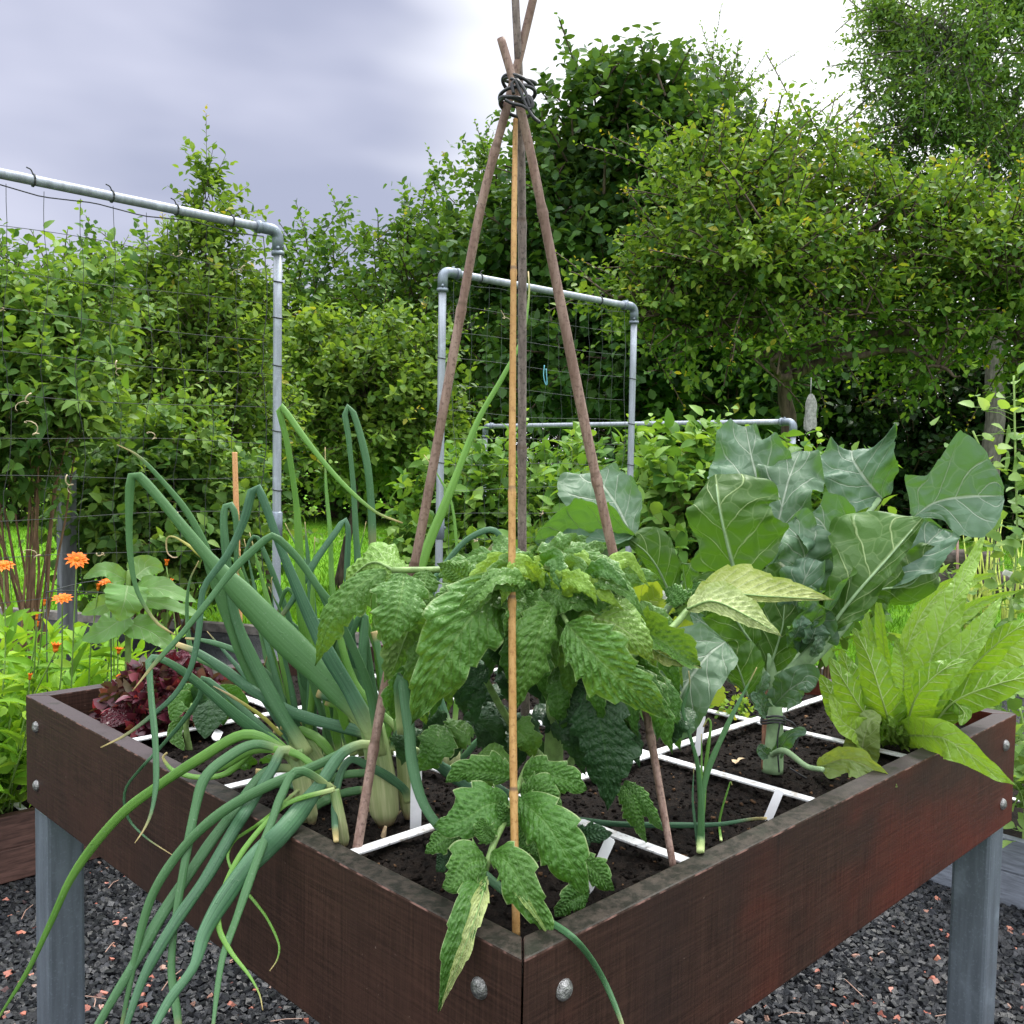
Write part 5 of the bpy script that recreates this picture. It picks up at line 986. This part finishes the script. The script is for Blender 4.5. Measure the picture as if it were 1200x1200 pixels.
    for i in sub: mb.tube(np.array([q[i]-dirs[i]*twl*.5, q[i]+dirs[i]*ln[i]*.5, q[i]+dirs[i]*ln[i]-[0, 0, .1*twl]]), [tr*.09, tr*.07, tr*.03], 4, cap=False, mi=1)
    crown = mb.build('crown', [mat, bark], t)
    tk = MB(); top = C[np.argmax(C[:, 2])]-np.array([0, 0, R[np.argmax(C[:, 2])][2]*.3]) if trunk_to is None else np.array(trunk_to)
    def limb(a, b, r0, r1, wob, nn=10):
        s_ = np.linspace(0, 1, nn)[:, None]; p = a+(b-a)*s_; p = p+np.cumsum(rs.normal(size=(nn, 3)), 0)*wob*np.sin(s_*pi); p[:, 2] += np.sin(s_[:, 0]*pi)*np.linalg.norm(b-a)*.06; tk.tube(p, np.linspace(r0, r1, nn), 8)
        return p
    if stems:
        for i in range(stems):
            b = q[rs.integers(n)]; a = base+np.array([*rs.normal(size=2)*R[:, 0].mean()*.22, 0]); limb(a, b, tr*rs.uniform(.6, 1.1), tr*.25, tr*.5)
    else:
        main = limb(base, top, tr, tr*.35, tr*.25, 16)
        for c, r in zip(C, R):
            a = main[min(14, max(3, int(np.interp(c[2]-r[2]*.5, main[:, 2], np.arange(16)))))]; l = limb(a, c, tr*.5, tr*.16, tr*.3)
        for i in range(nbr):
            b = q[rs.integers(n)]; j = np.argmin(np.linalg.norm(C-b, axis=1)); a = C[j]-[0, 0, R[j][2]*.25]; limb(a, b, tr*.17, tr*.05, tr*.15, 7)
    tk.build('trunk', bark, t)
    return t
G_SHRUB = cloud_mat('shrub_leaf', (.030, .085, .014), (.075, .165, .030), (.18, .29, .06)); G_PEAR = cloud_mat('pear_leaf', (.038, .095, .014), (.088, .170, .028), (.20, .30, .055)); G_DARK = cloud_mat('dark_tree_leaf', (.011, .036, .008), (.028, .076, .016), (.078, .160, .034), tr=.25)
G_HAZEL = cloud_mat('hedge_leaf', (.014, .048, .007), (.040, .105, .015), (.115, .21, .030)); G_PLUM = cloud_mat('plum_leaf', (.026, .078, .010), (.064, .142, .020), (.165, .255, .035)); G_ASH = cloud_mat('ash_leaf', (.045, .105, .024), (.088, .175, .042), (.16, .26, .065), tr=.3); G_RASP = cloud_mat('raspberry_leaf', (.045, .13, .016), (.105, .225, .036), (.21, .34, .075), tr=.35)
G_HEDGE = cloud_mat('far_hedge_leaf', (.006, .022, .005), (.015, .047, .009), (.042, .10, .020), tr=.2)  # darker hedge green, with the shade under the trees put into the colour
# far row of hedge trees closing the garden, left to right
G = 'hedge trees along the end of the lawn'
for k, (px, d, py, r, rv, txt) in enumerate(((30, 17, 430, 120, 150, 'far dark bush behind the tall shrub at the left edge'), (200, 18, 420, 110, 150, 'far dark bush behind the pear tree with the pointed top'), (390, 19, 400, 95, 135, 'rounded hedge tree above the lawn, right of the left frame post'), (500, 18, 385, 105, 140, 'round hedge tree directly behind the left leg of the cane teepee'), (560, 21, 300, 75, 110, 'hedge tree with loose twigs sticking into the grey sky'))):
    tree('hedge_tree', txt, 'tree', gp(px, d), [(px, py, d, r, rv), (px-r*.35, py+60, d-.6, r*.8, rv*.8), (px+r*.4, py+75, d-.8, r*.75, rv*.75), (px, py+150, d-.5, r*1.0, 80)], 3400, 7, .16, .11, G_HAZEL, BARK, 20+k, .16, .5, .30, group=G, flush=.02, shoots=70)
for k, (px, d, py, r, rv, txt) in enumerate(((740, 20, 470, 130, 130, 'dark hedge bush under the plum tree, behind the middle frame'), (960, 19, 480, 130, 140, 'dark hedge bush behind the grey cloth'), (1120, 18, 490, 120, 150, 'dark hedge bush behind the right cauliflower leaf'), (1260, 17, 470, 120, 170, 'dark hedge bush at the right edge'))):
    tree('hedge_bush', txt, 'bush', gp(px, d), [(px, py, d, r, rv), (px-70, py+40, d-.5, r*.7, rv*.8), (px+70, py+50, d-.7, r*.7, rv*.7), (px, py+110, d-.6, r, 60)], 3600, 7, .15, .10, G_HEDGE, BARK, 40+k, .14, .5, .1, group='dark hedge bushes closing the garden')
# big dark tree in the middle
tree('lime_tree', 'big dark broad leaved tree rising behind the canes into the white sky', 'tree', gp(730, 15.5), [(720, 190, 15, 100, 95), (785, 195, 15.6, 90, 80), (670, 300, 15, 95, 100), (770, 330, 14.6, 130, 120), (870, 260, 15.8, 70, 70), (690, 420, 14.8, 110, 90), (600, 330, 15.8, 60, 90), (830, 430, 14.8, 110, 80), (910, 350, 15.8, 80, 80)], 11500, 7, .175, .13, G_DARK, BARK, 60, .24, .5, .32, up=.7, flush=.004, shoots=170, rough=.40)
tree('poplar_tree', 'slim light tree top showing between the dark tree and the plum tree', 'tree', gp(845, 17), [(838, 130, 17, 32, 62), (850, 210, 17, 45, 70), (830, 290, 17, 45, 70)], 900, 9, .11, .05, G_ASH, BARK, 61, .12, .5, .1, up=1.2)
# airy tall tree upper right
tree('ash_tree', 'tall airy light tree filling the upper right corner of the sky', 'tree', gp(1160, 15), [(1105, 75, 14.5, 90, 65), (1150, -15, 15, 120, 80), (1075, 155, 14.5, 80, 50), (1170, 170, 14.6, 95, 75), (1045, 100, 14.6, 40, 26), (1025, 150, 14.6, 45, 16), (1070, 40, 14.6, 50, 30), (1250, 60, 15, 110, 150), (1130, 260, 14.5, 90, 50), (1050, 235, 14.7, 50, 36), (1240, 250, 14.6, 90, 90), (1090, 20, 14.6, 40, 30)], 11500, 9, .105, .040, G_ASH, BARKG, 62, .17, .5, .56, up=.1, nbr=130, shoots=160)
# plum tree on the right
PL = [(850, 235, 8.2, 80, 65), (930, 200, 8.6, 55, 45), (790, 330, 8.0, 50, 40), (890, 300, 7.8, 90, 60), (990, 270, 8.2, 75, 55), (1075, 300, 8.4, 85, 60), (1160, 315, 8.2, 80, 55), (960, 365, 8.0, 90, 38), (1060, 375, 8.4, 80, 38), (840, 380, 8.0, 60, 35), (760, 365, 7.8, 30, 22), (1190, 385, 8.2, 60, 45), (1230, 280, 8.4, 60, 60), (1090, 255, 8.6, 45, 36), (870, 190, 8.3, 30, 30), (1010, 225, 8.3, 30, 26), (720, 350, 7.8, 18, 12), (905, 420, 7.6, 40, 14), (1100, 425, 8.0, 50, 16)]
tree('plum_tree', 'spreading plum tree with yellow green leaves and orange shoot tips', 'fruit tree', gp(930, 8.6), PL, 6200, 8, .078, .043, G_PLUM, BARK, 63, .10, .34, .42, up=.55, flush=.06, trunk_to=P(930, 330, 8.3), nbr=90, shoots=260, rough=.34)
# left: pear tree with spire and the shrubs before it
tree('pear_tree', 'slender pear tree with a pointed top in the left sky', 'fruit tree', gp(322, 7.9), [(246, 245, 7.6, 14, 36), (243, 300, 7.6, 34, 40), (190, 345, 7.7, 26, 40), (290, 370, 7.7, 34, 40), (240, 400, 7.5, 70, 60), (170, 420, 7.7, 50, 60), (265, 490, 7.4, 75, 60), (180, 510, 7.4, 75, 60), (120, 350, 7.8, 16, 36)], 3000, 8, .080, .042, G_PEAR, BARK, 64, .04, .26, .30, up=1.0, flush=.02, trunk_to=P(246, 260, 7.6), nbr=70, shoots=70)
tree('apple_tree', 'young fruit tree on the lawn behind the bent onion leaves', 'fruit tree', gp(396, 8.9), [(440, 470, 9, 75, 60), (380, 430, 9.1, 50, 60), (480, 500, 9, 50, 60), (410, 530, 8.9, 80, 35), (470, 420, 9.2, 50, 40)], 2300, 8, .085, .052, G_PEAR, BARK, 65, .042, .28, .28, up=.5, flush=.02, shoots=50)
SHR = [(20, 440, 5.2, 70, 70), (-50, 430, 5.2, 80, 90), (75, 480, 5.0, 50, 55), (30, 400, 5.2, 40, 50), (62, 360, 5.2, 10, 36), (5, 350, 5.2, 10, 40), (20, 530, 5.0, 60, 35), (-40, 540, 5, 70, 40), (110, 370, 5.4, 10, 36), (95, 430, 5.2, 30, 50)]
tree('tall_shrub', 'tall leafy shrub with upright tan stems at the left edge', 'shrub', gp(35, 5.2), SHR, 1150, 8, .092, .044, G_SHRUB, BARKT, 66, .011, .28, .25, tpl=TPL10, up=1.0, stems=22, shoots=46)
tree('currant_bush', 'leafy bush between the grey post and the left frame post', 'shrub', gp(190, 6.4), [(180, 570, 6.3, 75, 60), (250, 600, 6.4, 60, 50), (130, 600, 6.2, 50, 60), (200, 640, 6.2, 90, 45)], 1300, 8, .085, .055, G_SHRUB, BARKT, 67, .012, .28, .1, tpl=TPL10, up=.5, stems=16)
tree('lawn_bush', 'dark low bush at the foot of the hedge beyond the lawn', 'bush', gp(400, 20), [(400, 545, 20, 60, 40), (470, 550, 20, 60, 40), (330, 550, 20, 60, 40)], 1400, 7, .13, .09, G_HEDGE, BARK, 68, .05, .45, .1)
# raspberry row: each cane a plant of its own
rr_ = np.random.default_rng(17)
POS = ['leftmost raspberry cane beside the middle frame post', 'raspberry cane between the left frame post and the yellow cane', 'raspberry cane right behind the yellow bamboo cane', 'raspberry cane just right of the grey bamboo cane', 'raspberry cane seen between the grey and the pinkish canes', 'raspberry cane above the huge folded cauliflower leaf', 'raspberry cane behind the pinkish bamboo cane', 'raspberry cane directly left of the right frame post', 'raspberry cane directly right of the right frame post', 'raspberry cane reaching above the low pale crossbar', 'raspberry cane behind the tall front cauliflower leaf', 'raspberry cane below the elbow of the low pale frame', 'last raspberry cane under the grey cloth', 'short raspberry cane right of the low frame elbow']
for k, txt in enumerate(POS):
    px = 505+k*36+rr_.normal()*8; d = 6.6-k*.115+rr_.normal()*.2; top = (505, 510, 500, 505, 500, 505, 490, 482, 480, 492, 505, 512, 520, 525)[k]+rr_.normal()*6
    tree('raspberry_cane', txt, 'raspberry plant', gp(px, d), [(px, top+72, d, 26, 36), (px+rr_.normal()*8, top+125, d-.1, 36, 50), (px+rr_.normal()*10, top+180, d-.15, 40, 50), (px, top+50, d, 9, 16)], 135, 7, .105, .060, G_RASP, BARKT, 100+k, .009, .22, .0, tpl=TPL10, up=.6, group='raspberry canes in the row', stems=4, shoots=6)
tree('currant_bush', 'low yellow green bush on the lawn left of the raspberries', 'shrub', gp(500, 6.9), [(508, 635, 6.8, 20, 26), (525, 665, 6.7, 34, 26)], 100, 6, .08, .05, G_RASP, BARKT, 130, .008, .2, .0, tpl=TPL10, stems=5)
# ------------------------------------------------------------------ marigold bed
CAL = cloud_mat('marigold_leaf', (.075, .19, .012), (.15, .32, .024), (.28, .44, .05), tr=.35); PET = plain('orange_petal', (.66, .125, .004), .55, .25, var=.12, scale=50, col2=(.74, .175, .008)); GST = plain('green_stem', (.15, .25, .06), .6, .3, var=.25)
SUNF = leaf_mat('sunflower_leaf', (.10, .235, .06), (.13, .28, .03), (.24, .36, .14), nv=5, k=1.6, vw=.06, tr=.4, bump=.3, trc=(.35, .5, .04))
rm = np.random.default_rng(23)
def petals(c, n, L, w, nr, opn):
    mb = MB(); nr = nrm(nr); a1 = nrm(np.cross(nr, M[:, 0]+.01)); a2 = np.cross(nr, a1)
    for ring in (0, 1):
        a = np.arange(n)*2*pi/n+ring*.2+rm.normal(size=n)*.06; o = np.cos(a)[:, None]*a1+np.sin(a)[:, None]*a2; dr = o*opn+nr*(1-opn+.15*ring)
        leafcloud(mb, c+o*L*.16, dr, nr+rm.normal(size=(n, 3))*.12-o*.2, L*(1-.2*ring), w, .5, TPL10)
    mb.tube(np.array([c-nr*.006, c-nr*.001, c+nr*.005, c+nr*.007]), [.003, L*.30, L*.26, .002], 10, mi=1)
    return mb
CEN = plain('marigold_centre', (.45, .14, .01), .8, .2, scale=200, var=.5)
FLW = [(90, 656, 2.75, .034, .92, 1), (4, 663, 2.75, .032, .9, 1), (73, 703, 2.65, .030, .75, 1), (65, 762, 2.5, .026, .25, -1), (195, 661, 3.0, .019, .2, 0), (198, 685, 2.9, .024, .25, 0), (124, 664, 2.95, .03, .8, 0), (127, 683, 2.9, .03, .8, 0), (115, 690, 2.9, .02, .2, 0), (52, 707, 2.6, .013, .1, 0), (43, 724, 2.6, .012, .1, 0), (44, 732, 2.65, .012, .1, 0), (35, 794, 2.5, .014, .2, 0), (139, 764, 2.75, .02, .4, 0), (143, 792, 2.7, .018, .9, 0), (160, 786, 2.7, .018, .9, 0)]
ML = ['wide open orange marigold highest of those left of the onions', 'orange marigold cut by the left edge of the photo', 'half open orange marigold below the highest one', 'closed bright orange marigold hanging lowest in the middle of the bed', 'small orange bud highest beside the bent onion leaf', 'closed orange marigold right under the small bud by the onion leaf', 'orange marigold half covered by a broad green leaf from below', 'orange marigold peeping out under the broad green leaf', 'orange bud left of the heart shaped leaf', 'round orange bud beside the half open marigold', 'tiny yellow bud under the half open marigold', 'second tiny bud just below the tiny yellow one', 'small orange flower close above the corner of the table', 'faded marigold in the leaves left of the red lettuce', 'flat orange petals showing low behind the table corner', 'orange petals touching the red lettuce']
for (x, y, d, L, op, face), txt in zip(FLW, ML):
    c = P(x, y, d); t = thing('marigold', txt, 'flower', (c[0], c[1], .17), 'orange marigolds in the left bed')
    foot = np.array([np.clip(c[0]+rm.normal()*.05, .05, 1.1), max(c[1]+rm.normal()*.05, 2.42), .165])
    nr = np.array([0, 0, 1.])+(CAM-c)*.25*face+rm.normal(size=3)*.15 if face >= 0 else (CAM-c)*.5+np.array([0, 0, .5])
    if op < .5: nr = np.array([.1, -.1, 1.])
    petals(c, 11 if op > .5 else 8, L*.86, L*.36, nr, op).build('flower_head', [PET, CEN], t)
    p = spline([foot, foot*.4+c*.6+rm.normal(size=3)*[.02, .02, 0], c-nrm(nr)*.004], 20); mb = MB().tube(p, np.linspace(.0028, .0018, 20), 6); mb.build('stem', GST, t)
    n = 13; s = rm.integers(1, 15, n); lc = p[s]; mb = MB(); dirs = rm.normal(size=(n, 3))*[1, 1, .3]+[0, 0, .5]; leafcloud(mb, lc, dirs, np.array([0, 0, 1.])+rm.normal(size=(n, 3))*.4, rm.uniform(.06, .12, n), rm.uniform(.016, .03, n), rm.random(n)*.86, TPL10); mb.build('foliage', CAL, t)
def herb(text, c, n, sx, h, L, W, mat, seed, name='marigold_plant', cat='plant', group='leafy plants filling the left bed', tilt=.8):
    rs = np.random.default_rng(seed); mb = MB(); c = np.asarray(c, float)
    q = c+rs.normal(size=(n, 3))*[sx, sx, 0]+np.c_[np.zeros((n, 2)), rs.random(n)**.8*h]
    dirs = np.c_[(q[:, :2]-c[:2])*4+rs.normal(size=(n, 2))*.7, np.full(n, tilt)+rs.normal(size=n)*.4]
    leafcloud(mb, q, dirs, np.array([0, 0, 1.])+rs.normal(size=(n, 3))*.5, L*rs.uniform(.6, 1.25, n), W*rs.uniform(.7, 1.2, n), np.clip(.4+.22*rs.normal(size=n)+.25*(q[:, 2]-c[2])/h-.1, 0, .86), TPL10)
    t = thing(name, text, cat, c, group); mb.build('foliage', mat, t); st_ = MB()
    for k in range(10): st_.tube(spline([c+[rs.normal()*.02, rs.normal()*.02, -.01], (c+q[k])/2, q[k]], 8), .0022, 5)
    st_.build('stems', GST, t); return t
for k, (x, y, n, sx, h, txt) in enumerate(((.10, 2.45, 170, .085, .34, 'leafy marigold plant at the left end of the brown bed'), (.32, 2.46, 190, .09, .36, 'leafy marigold plant just behind the left table corner'), (.55, 2.5, 190, .09, .36, 'leafy marigold plant behind the red lettuce'), (.80, 2.55, 170, .09, .30, 'leafy marigold plant behind the onion leaves'), (.2, 2.75, 200, .1, .42, 'leafy marigold plant below the highest orange flower'), (.5, 2.8, 200, .1, .44, 'leafy marigold plant below the heart shaped leaf'), (.8, 2.9, 190, .1, .36, 'leafy marigold plant beside the left frame post'), (.1, 3.1, 200, .11, .42, 'leafy marigold plant at the back by the left photo edge'), (.45, 3.2, 200, .11, .42, 'leafy marigold plant at the back before the grey post'), (1.0, 2.7, 150, .08, .24, 'low leafy plant at the right end of the brown bed'), (-.15, 2.62, 150, .10, .40, 'leafy plant spilling over the left end of the brown bed'))):
    herb(txt, (x, y, .165), n, sx, h, .095, .032, CAL, 200+k)
herb('broad leaved lettuce-like plant hanging over the brown bed below the table corner', (.27, 2.37, .19), 34, .05, .2, .13, .075, CAL, 230, 'leafy_vegetable', 'plant', None, .2)
sg = gp(150, 2.85); sun = thing('sunflower_plant', 'young sunflower plant with heart shaped leaves and no flower yet', 'sunflower plant', (sg[0], sg[1], .16))
stalk(sun, GST, [(148, 900, 2.85), (150, 790, 2.85), (150, 690, 2.85), (152, 668, 2.85)], 9, 6, 'stem')
for a in (((150, 686, 2.8), (146, 705, 2.76), (139, 728, 2.76), 50, 10), ((148, 680, 2.85), (122, 668, 2.8), (97, 678, 2.78), 24, 30), ((158, 676, 2.85), (175, 664, 2.9), (192, 668, 2.92), 36, -10), ((155, 690, 2.85), (190, 690, 2.8), (230, 706, 2.78), 34, -40), ((155, 700, 2.85), (200, 710, 2.8), (242, 725, 2.8), 28, -50), ((148, 700, 2.9), (118, 710, 2.9), (95, 720, 2.9), 28, 20), ((150, 720, 2.85), (120, 740, 2.8), (95, 750, 2.8), 36, 30), ((152, 730, 2.85), (180, 742, 2.83), (205, 765, 2.83), 36, -30)):
    leaf(sun, SUNF, a[:3], a[3], prof='heart', roll=a[4], wave=.08, N=34, K=8, teeth=.05, nt=8)
hp = MB(); c0 = P(105, 690, 2.9); a = np.linspace(0, 2*pi, 40); hp.tube(c0+np.c_[np.cos(a)*.12, np.sin(a)*.12, a*0+.01*np.sin(a*2)], .0016, 5)
for k in (3, 16, 30): hp.tube(np.array([c0+[np.cos(a[k])*.12, np.sin(a[k])*.12, .02], [c0[0]+np.cos(a[k])*.12, c0[1]+np.sin(a[k])*.12, .16]]), .0018, 5)
tag(hp.build('plant_support', CORD, loc=(c0[0], c0[1], .16)), 'thin dark wire hoop on legs holding up the sunflower leaves', 'plant support')
# ------------------------------------------------------------------ pea bed and what stands behind it
PEA = cloud_mat('pea_leaf', (.12, .23, .065), (.20, .33, .10), (.32, .45, .15), tr=.4); POD = plain('pea_pod', (.22, .36, .09), .45, .35, var=.15); PETW = plain('pea_flower', (.78, .78, .72), .6, .2, var=.05)
def pea(text, px, pts, n, seed, pods=4, fl=2, spread=.06):
    rs = np.random.default_rng(seed); p = spline([P(*q) for q in pts], 60); foot = p[0].copy(); foot[2] = .16
    t = thing('pea_plant', text, 'pea plant', foot, 'pea plants in the right bed'); p = np.vstack([foot, p])
    MB().tube(spline(p[::6], 50), .0032, 6).build('stem', plain('pea_stem', (.24, .36, .10), .5, .3) if 'pea_stem' not in bpy.data.materials else bpy.data.materials['pea_stem'], t)
    k = rs.integers(0, 60, n); c = p[k]+rs.normal(size=(n, 3))*spread*[1, 1, .6]; mb = MB(); dirs = rs.normal(size=(n, 3))*[1, 1, .4]+[0, 0, .35]
    leafcloud(mb, c, dirs, np.array([0, 0, 1.])-M[:, 2]*-.3+rs.normal(size=(n, 3))*.5, rs.uniform(.03, .062, n), rs.uniform(.026, .046, n), np.clip(rs.normal(size=n)*.22+.45, 0, .86), TPL10)
    for i in range(0, n, 3): mb.tube(np.array([p[k[i]], (p[k[i]]+c[i])/2+[0, 0, .01], c[i]]), .0009, 4, cap=False)
    for i in range(10):
        b = c[rs.integers(n)]; a = rs.uniform(0, 6); m_ = 16; mb.tube(np.array([b+np.array([cos(a)*.06*j/m_+.008*sin(j*.8), sin(a)*.06*j/m_+.008*cos(j*.8), .03*j/m_]) for j in range(m_)]), .0006, 4, cap=False)
    mb.build('foliage', PEA, t)
    for i in range(pods):
        b = p[rs.integers(15, 58)]+rs.normal(size=3)*.035; s = np.linspace(0, 1, 12); MB().tube(b+np.c_[.012*np.sin(s*3), s*.006, -s*.065], .0065*np.sin(np.clip(s*.94+.03, 0, 1)*pi)**.6, 8, .5).build('pod', POD, t)
    for i in range(fl):
        b = p[rs.integers(5, 40)]+rs.normal(size=3)*.05; q = MB(); leafcloud(q, np.repeat(b[None], 4, 0), np.array([[.5, 0, .8], [-.5, 0, .8], [.1, -.5, .4], [0, .3, .9]]), CAM[None]-b[None]+rs.normal(size=(4, 3))*.2, .02, .022, .5, TPL10); q.build('flower', PETW, t)
for k, (txt, pts, n) in enumerate((('tall pea plant climbing highest at the right edge', [(1185, 900, 2.9), (1180, 760, 2.95), (1192, 640, 3.0), (1190, 540, 3.0), (1188, 440, 3.0)], 130), ('pea plant with hanging pods left of the tallest one', [(1150, 880, 3.0), (1160, 760, 3.0), (1165, 650, 3.05), (1160, 560, 3.05), (1140, 505, 3.05)], 110), ('pea plant just behind the long endive leaves', [(1120, 880, 3.1), (1128, 780, 3.1), (1120, 700, 3.1), (1105, 660, 3.1)], 70), ('pea plant partly outside the right edge of the photo', [(1225, 900, 2.8), (1215, 760, 2.85), (1222, 620, 2.9), (1215, 520, 2.9)], 130), ('low pea plant with white flowers beside the endive', [(1150, 880, 2.8), (1160, 820, 2.8), (1165, 760, 2.8)], 90), ('low pea plant spilling beside the right corner of the table', [(1200, 960, 2.7), (1205, 880, 2.7), (1195, 830, 2.7)], 90))):
    pea(txt, 0, pts, n, 300+k, pods=5 if k in (0, 1) else 2, fl=4 if k == 4 else 1)
herb('broad pale green leaves hanging over the grey bed below the table corner', P(1205, 945, 2.62), 16, .035, .1, .11, .075, PEA, 240, 'leafy_vegetable', 'plant', None, .1)
YST = plain('yellow_stalks', (.36, .44, .08), .6, .3, var=.3)
ys = thing('grass_clump', 'clump of yellow green upright stalks behind the pea plants', 'plant', gp(1165, 5.2)); mb = MB()
for k in range(26):
    b = gp(1130+rm.uniform(0, 80), 5.2+rm.normal()*.08); mb.tube(np.array([b, b+[rm.normal()*.02, rm.normal()*.02, .45], b+[rm.normal()*.05, rm.normal()*.05, rm.uniform(.75, 1.0)]]), [.008, .007, .002], 5)
mb.build('stalks', YST, ys)
LOGM = plain('old_log', (.085, .072, .062), .85, .2, var=.45, scale=14, bump=.5, scl=(1, 1, 3))
a0 = gp(1040, 9.6); a1 = gp(1230, 8.8)
for k, (s0, s1, h, r) in enumerate(((0, .48, .13, .13), (.5, 1.0, .12, .12), (.1, .7, .33, .10))):
    p0 = a0+(a1-a0)*s0+[0, 0, h]; p1 = a0+(a1-a0)*s1+[0, 0, h]; n = 18; p = np.linspace(p0, p1, n)+rm.normal(size=(n, 3))*.008
    tag(MB().tube(p, r*(1+.05*rm.normal(size=n)), 14).build('old_log', LOGM, loc=p0), ('left dark log lying at the end of the lawn behind the cauliflower', 'right dark log lying at the end of the lawn behind the peas', 'thinner dark log resting on top of the two lying ones')[k], 'log', 'old logs at the end of the lawn')
tag(MB().tube(np.array([P(1162, 830, 4.2)*[1, 1, 0], P(1122, 760, 4.2), P(1122, 660, 4.2), P(1122, 620, 4.2)])[[1, 2, 3]], .006, 8).tube(np.array([gp(1122, 4.2), P(1122, 760, 4.2)]), .006, 8).build('garden_stake', C_OLD, loc=gp(1122, 4.2)), 'thin brown stake below the far right cauliflower leaf', 'stake')
# grey post in the left shrub, cloth on the branch
PW = plain('weathered_wood', (.19, .20, .215), .8, .2, var=.35, scale=20, bump=.4, scl=(1, 1, .15)); b = gp(78, 5.9); w = .045
mb = MB().box(b[0]-w, b[0]+w, b[1]-w, b[1]+w, 0, 1.66); tag(mb.build('wooden_post', PW, smooth=False, bevel=.006, loc=b), 'weathered grey wooden post inside the tall left shrub', 'post')
mb = MB(); c = P(950, 462, 7.0); n, m_ = 24, 18; V = []
for i in range(n):
    s = i/(n-1)
    for j in range(m_):
        a = j/m_*2*pi; rx = .048*(.18+.85*min(1, s*2.2)**.7)*(1-.28*s)*(1+.12*sin(s*9)); V.append(c+M[:, 0]*(cos(a)*rx*(1+.25*sin(3*a+s*2)))+M[:, 2]*(sin(a)*.035*(1+.3*cos(3*a)))+np.array([0, 0, -.26*s+.012*sin(2*a)*s]))
F = [[i*m_+j, i*m_+(j+1) % m_, (i+1)*m_+(j+1) % m_, (i+1)*m_+j] for i in range(n-1) for j in range(m_)]
tag(mb.add(V, [F]).tube(np.array([c+[0, 0, .12], c+[0, 0, -.01]]), .004, 6).build('grey_cloth', plain('grey_cloth', (.25, .25, .24), .9, .1, var=.3, scale=60), loc=c), 'limp grey cloth bag hanging under the plum tree branches', 'cloth')
